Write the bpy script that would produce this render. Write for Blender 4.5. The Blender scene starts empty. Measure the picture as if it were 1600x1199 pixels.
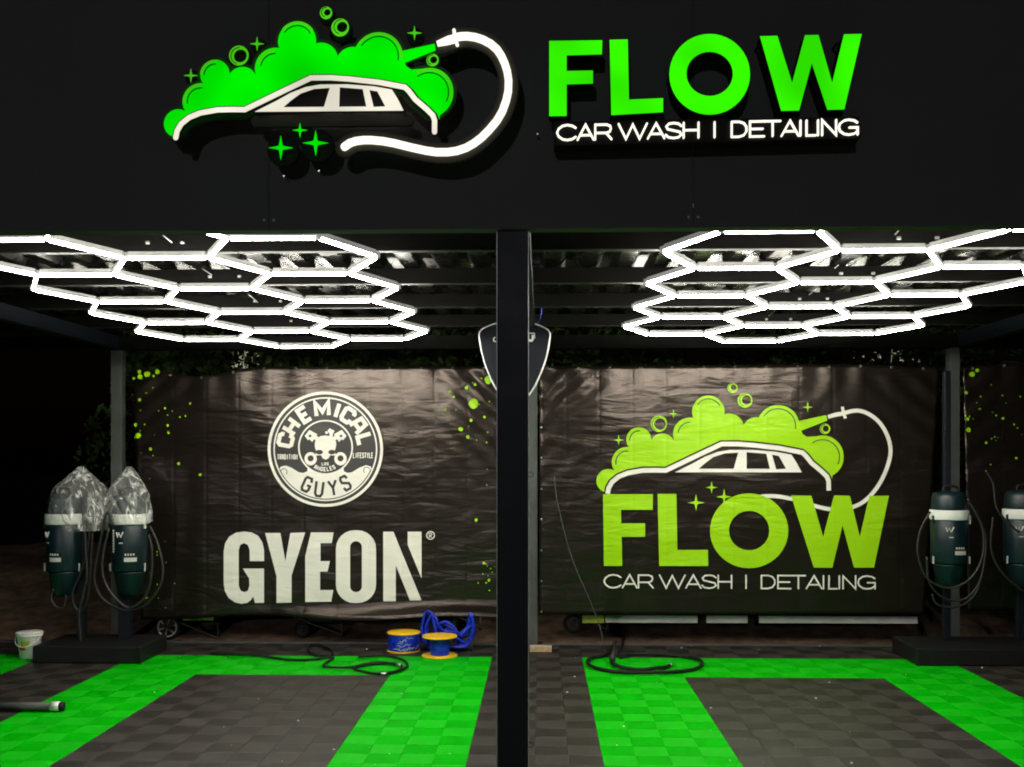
import bpy, bmesh, math, random
from mathutils import Vector, noise
from mathutils.geometry import tessellate_polygon
random.seed(7)
S = bpy.context.scene
COL = S.collection
PI = math.pi
# ------------------------------------------------------------------ camera
F, H = 1600.0, 1.78
PSI = math.atan(45 / 1600)
cam_d = bpy.data.cameras.new('camera')
cam = bpy.data.objects.new('camera', cam_d); COL.objects.link(cam)
cam.location = (0, 0, H); cam.rotation_euler = (PI/2, 0, PSI)
cam_d.sensor_width = 36; cam_d.lens = 36 * F / 1600
cam_d.shift_y = 115.5 / 1600
cam_d.clip_start = 0.1; cam_d.clip_end = 400
S.camera = cam
# ------------------------------------------------------------------ night sky
W = bpy.data.worlds.new('World'); S.world = W; W.use_nodes = True
wn = W.node_tree.nodes; wl = W.node_tree.links
bg = wn['Background']
sky = wn.new('ShaderNodeTexSky'); sky.sky_type = 'NISHITA'; sky.sun_disc = False
sky.sun_elevation = math.radians(1.0); sky.sun_rotation = math.radians(188)
wl.new(sky.outputs[0], bg.inputs[0]); bg.inputs[1].default_value = 0.0006
# the street lighting far behind the photographer, low and nearly level
sun_d = bpy.data.lights.new('street_glow', 'SUN'); sun_d.energy = 0.19; sun_d.angle = math.radians(1.2)
sun_d.color = (.93, .93, 1.0)
sun = bpy.data.objects.new('street_glow', sun_d); COL.objects.link(sun)
sun.rotation_euler = Vector((.16, 1, -0.20)).to_track_quat('-Z', 'Y').to_euler()
S.view_settings.view_transform = 'Standard'
S.view_settings.look = 'None'; S.view_settings.exposure = 0; S.view_settings.gamma = 1
S.view_settings.use_curve_mapping = False
S.render.engine = 'CYCLES'
S.cycles.use_denoising = True
S.cycles.filter_width = 1.9
S.cycles.max_bounces = 6; S.cycles.diffuse_bounces = 3; S.cycles.glossy_bounces = 3
S.cycles.transparent_max_bounces = 12
S.cycles.sample_clamp_indirect = 3
S.cycles.caustics_reflective = False; S.cycles.caustics_refractive = False

TUBE_E = 80.0
# ------------------------------------------------------------------ helpers
def _dir(px, py):
    xc = (px - 800) / F; c, s = math.cos(PSI), math.sin(PSI)
    return (xc*c - s, xc*s + c, (715 - py) / F)
def P(px, py, Y):                     # point of the photograph on the upright plane y = Y
    d = _dir(px, py); t = Y / d[1]
    return Vector((d[0]*t, Y, H + d[2]*t))
def G(px, py, z=0.0):                 # ... on the level plane z
    d = _dir(px, py); t = (z - H) / d[2]
    return Vector((d[0]*t, d[1]*t, z))

def mat(name, col, rough=.6, metal=0, var=0, vscale=8, bump=0, bscale=40, emit=None, estr=0, spec=.5, detail=4):
    m = bpy.data.materials.new(name); m.use_nodes = True
    n, l = m.node_tree.nodes, m.node_tree.links
    b = n['Principled BSDF']
    b.inputs['Base Color'].default_value = (*col, 1); b.inputs['Roughness'].default_value = rough
    b.inputs['Metallic'].default_value = metal; b.inputs['Specular IOR Level'].default_value = spec
    geo = n.new('ShaderNodeNewGeometry')
    if var:
        t = n.new('ShaderNodeTexNoise'); t.inputs['Scale'].default_value = vscale; t.inputs['Detail'].default_value = detail
        l.new(geo.outputs['Position'], t.inputs['Vector'])
        r = n.new('ShaderNodeMapRange'); r.inputs['From Min'].default_value = .3; r.inputs['From Max'].default_value = .7
        r.inputs['To Min'].default_value = 1 - var; r.inputs['To Max'].default_value = 1 + var
        l.new(t.outputs['Fac'], r.inputs['Value'])
        mx = n.new('ShaderNodeMix'); mx.data_type = 'RGBA'; mx.blend_type = 'MULTIPLY'; mx.inputs['Factor'].default_value = 1
        mx.inputs['A'].default_value = (*col, 1)
        l.new(r.outputs['Result'], mx.inputs['B']); l.new(mx.outputs['Result'], b.inputs['Base Color'])
        r2 = n.new('ShaderNodeMapRange'); r2.inputs['To Min'].default_value = max(.02, rough-.12); r2.inputs['To Max'].default_value = min(1, rough+.12)
        l.new(t.outputs['Fac'], r2.inputs['Value']); l.new(r2.outputs['Result'], b.inputs['Roughness'])
    if bump:
        t = n.new('ShaderNodeTexNoise'); t.inputs['Scale'].default_value = bscale; t.inputs['Detail'].default_value = 5
        l.new(geo.outputs['Position'], t.inputs['Vector'])
        bp = n.new('ShaderNodeBump'); bp.inputs['Strength'].default_value = bump; bp.inputs['Distance'].default_value = .01
        l.new(t.outputs['Fac'], bp.inputs['Height']); l.new(bp.outputs['Normal'], b.inputs['Normal'])
    if emit and estr < 1.1:          # light boxes are never quite even
        t = n.new('ShaderNodeTexNoise'); t.inputs['Scale'].default_value = 3.2; t.inputs['Detail'].default_value = 1
        l.new(geo.outputs['Position'], t.inputs['Vector'])
        r = n.new('ShaderNodeMapRange'); r.inputs['From Min'].default_value = .3; r.inputs['From Max'].default_value = .7
        r.inputs['To Min'].default_value = estr*.76; r.inputs['To Max'].default_value = estr*1.22
        l.new(t.outputs['Fac'], r.inputs['Value']); l.new(r.outputs[0], b.inputs['Emission Strength'])
    if emit:
        b.inputs['Emission Color'].default_value = (*emit, 1); b.inputs['Emission Strength'].default_value = estr
    return m

class MB:
    def __init__(s): s.v = []; s.f = []; s.mi = []; s.sm = []
    def add(s, vs, fs, mi=0, smooth=False):
        o = len(s.v); s.v += [tuple(v) for v in vs]
        for f in fs: s.f.append([i + o for i in f]); s.mi.append(mi); s.sm.append(smooth)
    def box(s, a, b, mi=0):
        x0, y0, z0 = a; x1, y1, z1 = b
        s.add([(x0,y0,z0),(x1,y0,z0),(x1,y1,z0),(x0,y1,z0),(x0,y0,z1),(x1,y0,z1),(x1,y1,z1),(x0,y1,z1)],
              [(0,3,2,1),(4,5,6,7),(0,1,5,4),(1,2,6,5),(2,3,7,6),(3,0,4,7)], mi)
    def bbox(s, a, b, e=.004, mi=0):      # box with chamfered edges
        bm = bmesh.new(); bmesh.ops.create_cube(bm, size=1)
        for v in bm.verts:
            v.co = Vector([(a[i]+b[i])/2 + v.co[i]*(b[i]-a[i]) for i in range(3)])
        bmesh.ops.bevel(bm, geom=bm.edges[:], offset=e, segments=2, profile=.5, affect='EDGES')
        bm.verts.ensure_lookup_table()
        s.add([v.co.copy() for v in bm.verts], [[v.index for v in f.verts] for f in bm.faces], mi); bm.free()
    def tube(s, pts, r, n=8, mi=0, closed=False, caps=True, flat=1.0, nrm=None):
        pts = [Vector(p) for p in pts]; N = len(pts); rings = []
        rs = r if isinstance(r, (list, tuple)) else [r]*N
        prev = None
        for i, p in enumerate(pts):
            if closed: t = pts[(i+1) % N] - pts[i-1]
            else: t = pts[min(i+1, N-1)] - pts[max(i-1, 0)]
            if t.length < 1e-9: t = Vector((0,0,1))
            t.normalize()
            if prev is None:
                up = Vector((0,1,0)) if abs(t.y) < .9 else Vector((1,0,0))
            else: up = prev
            a = (up - t*up.dot(t)).normalized(); b = t.cross(a); prev = a
            rings.append([p + a*math.cos(2*PI*k/n)*rs[i]*flat + b*math.sin(2*PI*k/n)*rs[i] for k in range(n)])
        vs = [v for ring in rings for v in ring]; fs = []
        M = N if closed else N-1
        for i in range(M):
            for k in range(n):
                j = (i+1) % N
                fs.append((i*n+k, i*n+(k+1) % n, j*n+(k+1) % n, j*n+k))
        if caps and not closed: fs += [tuple(range(n-1,-1,-1)), tuple((N-1)*n+k for k in range(n))]
        s.add(vs, fs, mi, n > 6)
    def lathe(s, c, prof, n=24, mi=0, smooth=True):      # prof: (r, z) from bottom to top
        vs = []; fs = []
        for r, z in prof:
            vs += [(c[0]+r*math.cos(2*PI*k/n), c[1]+r*math.sin(2*PI*k/n), c[2]+z) for k in range(n)]
        for i in range(len(prof)-1):
            for k in range(n): fs.append((i*n+k, i*n+(k+1) % n, (i+1)*n+(k+1) % n, (i+1)*n+k))
        fs += [tuple(range(n-1,-1,-1)), tuple((len(prof)-1)*n+k for k in range(n))]
        s.add(vs, fs, mi, smooth)
    def poly(s, loops, Y, th=.01, mi=0):   # loops of (x, z); front face at Y, looking to -Y, closed body
        loops = [[Vector((p[0], p[1], 0)) for p in L] for L in loops]
        tris = tessellate_polygon(loops)
        flat = [p for L in loops for p in L]; N = len(flat)
        vs = [(p.x, Y, p.y) for p in flat] + [(p.x, Y+th, p.y) for p in flat]
        fs = []
        for t in tris:
            a, b, c = [flat[i] for i in t]
            if (b-a).cross(c-a).z < 0: t = (t[0], t[2], t[1])
            fs.append(tuple(t)); fs.append((t[2]+N, t[1]+N, t[0]+N))
        o = 0
        for L in loops:
            n = len(L)
            for k in range(n):
                a, b = o+k, o+(k+1) % n
                fs.append((a, a+N, b+N, b))
            o += n
        s.add(vs, fs, mi)
    def build(s, name, m, parent=None, origin=None):
        me = bpy.data.meshes.new(name)
        o0 = parent_world(parent) if parent else (Vector(origin) if origin else Vector((0,0,0)))
        me.from_pydata([tuple(Vector(v)-o0) for v in s.v], [], s.f)
        for mm in (m if isinstance(m, (list, tuple)) else [m]): me.materials.append(mm)
        me.polygons.foreach_set('material_index', s.mi); me.polygons.foreach_set('use_smooth', s.sm)
        me.update()
        ob = bpy.data.objects.new(name, me); COL.objects.link(ob)
        if parent: ob.parent = parent
        elif origin: ob.location = origin
        return ob
def parent_world(o):
    v = Vector((0,0,0))
    while o: v += o.location; o = o.parent
    return v
def thing(name, label, cat, loc, group=None):
    o = bpy.data.objects.new(name, None); COL.objects.link(o); o.location = loc
    o.empty_display_size = .1
    return tag(o, label, cat, group)
def tag(o, label=None, cat=None, group=None, kind=None):
    if label: o['label'] = label
    if cat: o['category'] = cat
    if group: o['group'] = group
    if kind: o['kind'] = kind
    return o
def smoothline(pts, k=6, closed=False):
    pts = [Vector(p) for p in pts]; out = []; N = len(pts)
    for i in range(N if closed else N-1):
        p0 = pts[(i-1) % N] if closed or i > 0 else pts[0]*2-pts[1]
        p1, p2 = pts[i], pts[(i+1) % N]
        p3 = pts[(i+2) % N] if closed or i < N-2 else p2*2-p1
        for j in range(k):
            t = j/k
            out.append(.5*((2*p1)+(p2-p0)*t+(2*p0-5*p1+4*p2-p3)*t*t+(3*p1-p0-3*p2+p3)*t**3))
    if not closed: out.append(pts[-1])
    return out
def copy_tree(o, parent=None):
    c = o.copy(); COL.objects.link(c); c.parent = parent
    for ch in o.children: copy_tree(ch, c)
    return c
# 2-d outlines
def stroke(pts, w, cap=True, k=5):
    pts = [Vector((p[0], p[1])) for p in pts]; n = len(pts); L = []; R = []
    for i, p in enumerate(pts):
        a = (pts[i]-pts[i-1]).normalized() if i > 0 else None
        b = (pts[i+1]-pts[i]).normalized() if i < n-1 else None
        d = a if b is None else b if a is None else (a+b).normalized()
        nv = Vector((-d.y, d.x))
        m = 1.0
        if a is not None and b is not None:
            c = max(.45, nv.dot(Vector((-a.y, a.x)))); m = 1/c
        L.append(p+nv*w/2*m); R.append(p-nv*w/2*m)
    def capf(c, a0):
        return [c+Vector((math.cos(a0-PI*j/k), math.sin(a0-PI*j/k)))*w/2 for j in range(1, k)]
    out = list(L)
    if cap:
        d = (pts[-1]-pts[-2]).normalized(); out += capf(pts[-1], math.atan2(d.x, -d.y))
    out += R[::-1]
    if cap:
        d = (pts[0]-pts[1]).normalized(); out += capf(pts[0], math.atan2(d.x, -d.y))
    return [(p.x, p.y) for p in out]
def circ(cx, cy, r, n=28, ry=None, a0=0, a1=2*PI):
    ry = ry or r
    m = n if abs(a1-a0-2*PI) < 1e-6 else n+1
    return [(cx+r*math.cos(a0+(a1-a0)*k/n), cy+ry*math.sin(a0+(a1-a0)*k/n)) for k in range(m)]
def star(cx, cy, r):
    out = []
    for k in range(16):
        a = 2*PI*k/16
        rr = {0: 1, 1: .33, 2: .24, 3: .33}[k % 4]*r
        out.append((cx+rr*math.cos(a), cy+rr*math.sin(a)))
    return out
def arcs(x0, y0, x1, y1, rx, ry, k=6):   # rounded rectangle
    o = []
    for cx, cy, a in ((x1-rx, y1-ry, 0), (x0+rx, y1-ry, PI/2), (x0+rx, y0+ry, PI), (x1-rx, y0+ry, 3*PI/2)):
        o += [(cx+rx*math.cos(a+PI/2*j/k), cy+ry*math.sin(a+PI/2*j/k)) for j in range(k+1)]
    return o

# ------------------------------------------------------------------ materials
M = {}
M['black_paint'] = mat('black_paint', (.006,.008,.013), .45, var=.15, vscale=3, bump=.05, bscale=60, spec=.25)
M['fascia'] = mat('fascia_panel', (.070,.065,.071), .65, var=.10, vscale=1.2, bump=.04, bscale=30)
M['galv'] = mat('roof_underside', (.026,.025,.021), .27, metal=.9, var=.2, vscale=5, bump=.02, bscale=9)
M['beam'] = mat('dark_steel', (.0028,.0026,.0020), .6, var=.25, vscale=4, bump=.06, spec=.1)
M['flange'] = mat('pale_flange', (.016,.015,.012), .5, var=.4, vscale=5)  # paler than the webs, draws a thin line along each purlin
M['post_grey'] = mat('grey_post', (.062,.066,.062), .55, var=.2, vscale=4)
M['green_a'] = mat('green_tile', (.001,.42,.002), .5, var=.14, vscale=3.5, spec=.04, bump=.08, bscale=120)
M['green_b'] = mat('green_tile_sheen', (.006,.475,.006), .5, var=.10, vscale=5, spec=.10)  # sheen on the ribs of every other square, put into a lighter green
M['dark_a'] = mat('charcoal_tile', (.0172,.0145,.0112), .5, var=.22, vscale=9)
M['dark_b'] = mat('charcoal_tile_sheen', (.030,.026,.0205), .6, var=.22, vscale=9)  # same rib sheen as colour: alternate squares in a lighter charcoal
M['concrete'] = mat('rough_concrete', (.10,.09,.08), .9, var=.3, vscale=3, bump=.4, bscale=18)
M['bounce_forecourt'] = mat('pale_concrete', (.34,.33,.31), .85, var=.2, vscale=2, bump=.3, bscale=18)
M['yard'] = mat('dark_yard', (.022,.022,.020), .95, var=.3, vscale=3, bump=.4, bscale=18, spec=.1)
M['soil'] = mat('brown_soil', (.16,.10,.06), .95, var=.55, vscale=7, bump=1, bscale=16, detail=8)
M['white_pl'] = mat('white_plastic', (.75,.75,.70), .5, var=.06)
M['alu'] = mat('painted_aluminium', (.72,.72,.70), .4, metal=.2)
M['housing'] = mat('lamp_housing', (.25,.25,.24), .5, emit=(1,.97,.90), estr=.22)  # weak emission put in for a softer glow round the tubes
M['tube'] = mat('led_diffuser', (.9,.9,.85), .4, emit=(1,.965,.86), estr=TUBE_E)
M['teal'] = mat('teal_plastic', (.002,.013,.018), .4, var=.15, vscale=6)
M['rubber'] = mat('black_rubber', (.009,.009,.009), .55, var=.2, vscale=20, spec=.25)
M['hose_grey'] = mat('grey_corrugated_hose', (.018,.016,.014), .5, var=.2, vscale=30)
M['yellow'] = mat('yellow_plastic', (.85,.50,.01), .45, var=.05)
M['blue'] = mat('blue_cable', (.006,.03,.50), .3, var=.3, vscale=30, bump=.5, bscale=60)
M['wood'] = mat('raw_wood', (.45,.33,.18), .8, var=.25, vscale=20, bump=.3)
M['chrome'] = mat('zinc_bolt', (.75,.75,.72), .3, metal=1)
M['label'] = mat('printed_label', (.55,.55,.52), .5)
M['pale_rail'] = mat('pale_painted_rail', (.50,.47,.46), .5, var=.1)
M['lime_rail'] = mat('lime_painted_rail', (.30,.38,.03), .5, var=.1)
M['red'] = mat('red_print', (.45,.05,.04), .6)
M['leaf'] = mat('leaf', (.06,.12,.025), .5, var=.5, vscale=3)
M['leaf_pale'] = mat('pale_leaf', (.5,.5,.38), .5, var=.3, vscale=20)
M['bark'] = mat('bark', (.08,.06,.04), .9, var=.4, bump=.6)
M['s_green'] = mat('lit_green_acrylic', (.002,.1,.002), .35, emit=(.0,.80,.0), estr=1.0)
M['s_green2'] = mat('lit_green_acrylic_rim', (.002,.1,.002), .35, emit=(.07,.55,.01), estr=1.0)
M['s_flow'] = mat('lit_letter_green', (.002,.1,.002), .35, var=0, emit=(.035,.95,.0), estr=1.0)
M['s_white'] = mat('lit_warm_white', (.2,.2,.18), .35, emit=(1,.95,.78), estr=.88)
M['s_neon'] = mat('white_neon', (.8,.8,.7), .35, emit=(1,.96,.82), estr=1.25)
M['s_back'] = mat('dark_acrylic_backing', (.07,.062,.05), .5, spec=.12)
M['s_black'] = mat('black_acrylic', (.012,.011,.010), .55, spec=.12)
for k_ in ('s_green', 's_green2', 's_flow', 's_white', 's_neon'): M[k_].node_tree.nodes['Principled BSDF'].inputs['Specular IOR Level'].default_value = .0
def crumple(m, s=1.0):
    """folds and creases of a vinyl banner as relief over world x and z, shared by the cloth and its print"""
    n, l = m.node_tree.nodes, m.node_tree.links
    b = n['Principled BSDF']; g = n.new('ShaderNodeNewGeometry')
    mp1 = n.new('ShaderNodeMapping'); mp1.inputs['Rotation'].default_value = (0, .30, 0); mp1.inputs['Scale'].default_value = (1.0, 0, 4.2)
    mp2 = n.new('ShaderNodeMapping'); mp2.inputs['Rotation'].default_value = (0, -.9, 0); mp2.inputs['Scale'].default_value = (1.3, 0, 4.5)
    t1 = n.new('ShaderNodeTexNoise'); t1.inputs['Scale'].default_value = 1.5; t1.inputs['Detail'].default_value = 3; t1.inputs['Distortion'].default_value = 1.0
    t2 = n.new('ShaderNodeTexNoise'); t2.inputs['Scale'].default_value = 2.0; t2.inputs['Detail'].default_value = 2; t2.inputs['Distortion'].default_value = .6
    for mp, t in ((mp1, t1), (mp2, t2)):
        l.new(g.outputs['Position'], mp.inputs['Vector']); l.new(mp.outputs[0], t.inputs['Vector'])
    sx = n.new('ShaderNodeSeparateXYZ'); l.new(g.outputs['Position'], sx.inputs[0])
    def crease(out, sc, off):
        a = n.new('ShaderNodeMath'); a.operation = 'ADD'; a.inputs[1].default_value = off; l.new(out, a.inputs[0])
        p = n.new('ShaderNodeMath'); p.operation = 'PINGPONG'; p.inputs[1].default_value = sc/2; l.new(a.outputs[0], p.inputs[0])
        r = n.new('ShaderNodeMapRange'); r.interpolation_type = 'SMOOTHSTEP'; r.inputs['From Min'].default_value = 0; r.inputs['From Max'].default_value = .026
        l.new(p.outputs[0], r.inputs['Value']); return r.outputs[0]
    c1 = crease(sx.outputs['X'], .31, .07); c2 = crease(sx.outputs['Z'], .42, .1)
    def mul(o, k):
        q = n.new('ShaderNodeMath'); q.operation = 'MULTIPLY'; q.inputs[1].default_value = k; l.new(o, q.inputs[0]); return q.outputs[0]
    def add(o, p):
        q = n.new('ShaderNodeMath'); q.operation = 'ADD'; l.new(o, q.inputs[0]); l.new(p, q.inputs[1]); return q.outputs[0]
    # the wrinkles bunch up in patches
    t3 = n.new('ShaderNodeTexNoise'); t3.inputs['Scale'].default_value = 1.3; l.new(g.outputs['Position'], t3.inputs['Vector'])
    r3 = n.new('ShaderNodeMapRange'); r3.inputs['From Min'].default_value = .46; r3.inputs['From Max'].default_value = .62; l.new(t3.outputs['Fac'], r3.inputs['Value'])
    q = n.new('ShaderNodeMath'); q.operation = 'MULTIPLY'; l.new(t1.outputs['Fac'], q.inputs[0]); l.new(r3.outputs[0], q.inputs[1])
    h = add(add(mul(q.outputs[0], 1.7), mul(t2.outputs['Fac'], .8)), add(mul(c1, .11), mul(c2, .06)))
    bp = n.new('ShaderNodeBump'); bp.inputs['Strength'].default_value = .38*s; bp.inputs['Distance'].default_value = .022
    l.new(h, bp.inputs['Height']); l.new(bp.outputs['Normal'], b.inputs['Normal'])
    return m
M['vinyl'] = crumple(mat('black_vinyl', (.008,.0058,.0045), .29, var=.0, vscale=2, spec=.55))
M['vinyl'].node_tree.nodes['Principled BSDF'].inputs['Specular Tint'].default_value = (1, .84, .74, 1)
M['vinyl_pale'] = crumple(mat('vinyl_reverse', (.30,.25,.23), .55, var=.15, vscale=6))
M['p_white'] = crumple(mat('print_white', (.84,.80,.73), .42), 1.1)
M['p_lime'] = crumple(mat('print_lime', (.34,.66,.003), .42, spec=.3), 1.1)
M['p_black'] = crumple(mat('print_black', (.020,.017,.015), .5, spec=.6), .6)
# crinkled clear plastic
mb_ = bpy.data.materials.new('clear_plastic_film'); mb_.use_nodes = True
n, l = mb_.node_tree.nodes, mb_.node_tree.links
pb = n['Principled BSDF']; pb.inputs['Base Color'].default_value = (.72,.72,.68,1); pb.inputs['Roughness'].default_value = .22
pb.inputs['Specular IOR Level'].default_value = 1.0
tr = n.new('ShaderNodeBsdfTransparent'); mx = n.new('ShaderNodeMixShader')
ge = n.new('ShaderNodeNewGeometry')
vt = n.new('ShaderNodeTexNoise'); vt.inputs['Scale'].default_value = 1; vt.inputs['Detail'].default_value = 3; vt.inputs['Distortion'].default_value = 1.6
vm = n.new('ShaderNodeMapping'); vm.inputs['Scale'].default_value = (15, 15, 6); l.new(ge.outputs['Position'], vm.inputs['Vector']); l.new(vm.outputs[0], vt.inputs['Vector'])
mr = n.new('ShaderNodeMapRange'); mr.inputs['From Min'].default_value = .48; mr.inputs['From Max'].default_value = .70; mr.inputs['To Min'].default_value = .12; mr.inputs['To Max'].default_value = .80
l.new(vt.outputs['Fac'], mr.inputs['Value']); l.new(mr.outputs[0], mx.inputs[0])
bp = n.new('ShaderNodeBump'); bp.inputs['Strength'].default_value = .6; bp.inputs['Distance'].default_value = .02; l.new(vt.outputs['Fac'], bp.inputs['Height']); l.new(bp.outputs[0], pb.inputs['Normal'])
l.new(tr.outputs[0], mx.inputs[1]); l.new(pb.outputs[0], mx.inputs[2]); l.new(mx.outputs[0], n['Material Output'].inputs[0])
M['film'] = mb_

# ================================================================== SETTING
g = MB(); g.add([(-90,-40,-.045),(90,-40,-.045),(90,120,-.045),(-90,120,-.045)], [(0,1,2,3)])
tag(g.build('ground', M['yard']), kind='structure')
g = MB(); g.box((-30, -14, -.05), (30, 3.58, -.012))
tag(g.build('bounce_forecourt', M['bounce_forecourt']), kind='structure')  # unseen pale slab, added to bounce light up onto the lower fascia
# dirt bank behind the bays
g = MB(); nx, ny = 90, 24; vs = []; fs = []
for j in range(ny+1):
    for i in range(nx+1):
        x = -12+24*i/nx; y = 9.80+6*j/ny
        t = j/ny
        z = -.03+.55*(1-math.exp(-3.2*t))*(0.9+.5*noise.noise(Vector((x*.5, y*.5, 3)))) + .10*noise.noise(Vector((x*2.3, y*2.3, 0)))*min(1, t*5)
        vs.append((x, y, z))
for j in range(ny):
    for i in range(nx):
        a = j*(nx+1)+i; fs.append((a, a+1, a+nx+2, a+nx+1))
g.add(vs, fs, 0, True); tag(g.build('dirt_bank', M['soil']), kind='structure')
# mat floor of interlocking squares
T = .2; X0 = -.434; Y0 = 9.73
floor = MB(); floor.box((-7.2, 3.6, -.04), (7.2, 9.735, -.016))
floor = tag(floor.build('floor', M['concrete']), kind='structure')
def tile_mesh(name, m):
    b = MB(); e = .0022; h = T/2-.0005
    z0, z1 = -.012, 0.0
    v = []
    for r, z in ((h, z0), (h, z1-e*.6), (h-e, z1)):
        v += [(-r,-r,z),(r,-r,z),(r,r,z),(-r,r,z)]
    f = [(8,9,10,11)]
    for k in range(2):
        for q in range(4): f.append((k*4+q, k*4+(q+1) % 4, k*4+4+(q+1) % 4, k*4+4+q))
    b.add(v, f)
    me = bpy.data.meshes.new(name); me.from_pydata(b.v, [], b.f); me.materials.append(m); me.update(); return me, b
def is_green(x, y):
    if y > 9.13: return False
    def bay(x0, x1):       # outer edges of the painted U
        return (x0 < x < x1) and (y > 8.33 or x < x0+.8 or x > x1-.8)
    return bay(-3.634, -.434) or bay(.366, 3.566) or bay(-7.634, -4.434) or bay(4.366, 7.566)
tm = {}
for nm in ('green_a', 'green_b', 'dark_a', 'dark_b'): tm[nm] = tile_mesh('floor_tile', M[nm])
tiles = []
for j in range(30):
    y = Y0-T*(j+.5)
    for i in range(-34, 36):
        x = X0+T*(i+.5)
        key = ('green_' if is_green(x, y) else 'dark_')+('a' if (i+j) % 2 else 'b')
        c, s = math.cos(PSI), math.sin(PSI)
        d = -x*s+y*c; px = 800+F*(x*c+y*s)/d; py = 715+F*H/d
        vis = -10 < px < 1610 and py < 1199
        tiles.append((0 if vis else 1, y, abs(x), x, key))
tiles.sort()
rest = MB(); order = ['green_a', 'green_b', 'dark_a', 'dark_b']
for q, (nv, y, _, x, key) in enumerate(tiles):
    dz = random.uniform(-.0006, .0003)
    if q < 300 and nv == 0:
        o = bpy.data.objects.new('floor_tile', tm[key][0]); COL.objects.link(o); o.parent = floor; o.location = (x, y, dz)
        o.rotation_euler = (random.uniform(-.003, .003), random.uniform(-.003, .003), 0)
    else:
        b = tm[key][1]; rest.add([(a+x, c+y, d+dz) for a, c, d in b.v], b.f, order.index(key))
tag(rest.build('floor_tiles', [M[k] for k in order], floor), kind='stuff')
b = MB(); b.bbox((-7.2, 9.74, -.04), (7.2, 9.79, .012), .003)
b.build('edge_trim', M['post_grey'], floor)
# crumbs on the mats
b = MB()
for k in range(70):
    px, py = random.uniform(150, 1500), 1008+190*random.random()**1.3
    p = G(px, py); r = random.uniform(.002, .007)*(1.25 if random.random() < .2 else .8)
    b.add([p+Vector((r,0,.001)), p+Vector((-r*.6,r,.001)), p+Vector((-r*.7,-r,.001)), p+Vector((0,0,r+.001))], [(0,1,3),(1,2,3),(2,0,3),(0,2,1)])
for px, py in ((898,1058),(886,1082),(975,1136),(1111,1107),(1296,1067),(1275,1092),(1331,1193),(1281,1010),(466,1127),(573,1015),(522,1172),(1535,1044),(1065,1013)):
    p = G(px, py); r = .009
    b.add([p+Vector((r,0,.001)), p+Vector((-r,r*.6,.001)), p+Vector((-r*.7,-r,.001)), p+Vector((0,0,r+.001))], [(0,1,3),(1,2,3),(2,0,3),(0,2,1)])
tag(b.build('litter', M['white_pl']), 'small pale crumbs scattered over the rubber floor mats', 'litter', kind='stuff')

# ================================================================== CARPORT
YF = 4.5
cp = thing('carport', 'black steel carport of two open bays with deep plain fascia and corrugated roof', 'carport', (0, YF, 0))
zb = P(800, 357.5, YF).z; ztop = 4.35
fas = MB(); fas.box((-5.4, YF+.03, zb+.004), (5.4, YF+.10, ztop)); fas = fas.build('fascia', M['fascia'], cp)
seams = [P(x, 300, YF).x for x in (-906, -243, 420, 1083, 1746)]
seams = [-5.4]+[s for s in seams if -5.3 < s < 5.3]+[5.4]
for a, c in zip(seams, seams[1:]):
    b = MB(); b.bbox((a+.0006, YF, zb), (c-.0006, YF+.027, ztop), .0008); b.build('panel', M['fascia'], fas)
for px in (413, 428, 1076, 1091):
    p = P(px, 344 if px < 600 else 339, YF); b = MB()
    b.tube([(p.x, YF-.006, p.z), (p.x, YF, p.z)], [.006, .008], 8); b.build('bolt', M['chrome'], fas)
# front centre post
pl = P(777, 800, YF+.03).x; pr = P(825, 800, YF+.03).x
b = MB(); b.bbox((pl, YF+.03, 0), (pr, YF+.03+(pr-pl), zb-.002), .004); fp = b.build('post', M['black_paint'], cp)
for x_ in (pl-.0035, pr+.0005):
    b = MB(); b.box((x_, YF+.034, .001), (x_+.003, YF+.05, zb-.004)); b.build('edge_glint_strip', M['alu'], fp)  # pale strips added for the bright lines light draws along the post edges
for z in (P(828, 742, YF).z, P(828, 1169, YF).z):
    b = MB(); b.tube([(pr+.012+.011*math.cos(a*PI/6), YF+.05, z+.011*math.sin(a*PI/6)) for a in range(12)], .0022, 6, closed=True)
    b.tube([(pr-.002, YF+.05, z-.01), (pr+.006, YF+.05, z-.01)], .003, 6)
    b.build('hook_ring', M['rubber'], fp)
for sx in (-1, 1):
    X = -.1+sx*4.0; b = MB(); b.bbox((X-.065, YF+.03, 0), (X+.065, YF+.16, zb-.002), .004); b.build('post', M['black_paint'], cp)
# back posts
YB = 9.66
for (x0, x1, lab) in ((173, 190, 0), (820, 840, 0), (1484, 1500, 0)):
    a = P(x0, 650, YB).x; c = P(x1, 650, YB).x
    b = MB(); b.bbox((a, YB, 0), (c, YB+.10, 2.83), .004); q = b.build('post', M['post_grey'], cp)
    b = MB(); b.bbox((a-.05, YB-.04, .001), (c+.05, YB+.14, .012), .002); b.build('foot_plate', M['post_grey'], q)
# girders along the depth
for X in (-4.06, -.1, 3.92):
    b = MB(); b.bbox((X-.05, YF+.11, 2.815), (X+.05, YB+.1, 2.935), .004); b.build('girder', M['black_paint'], cp)
b = MB(); b.bbox((-6.5, YB-.05, 2.80), (6.5, YB+.06, 2.93), .004); b.build('girder', M['beam'], cp)
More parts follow.
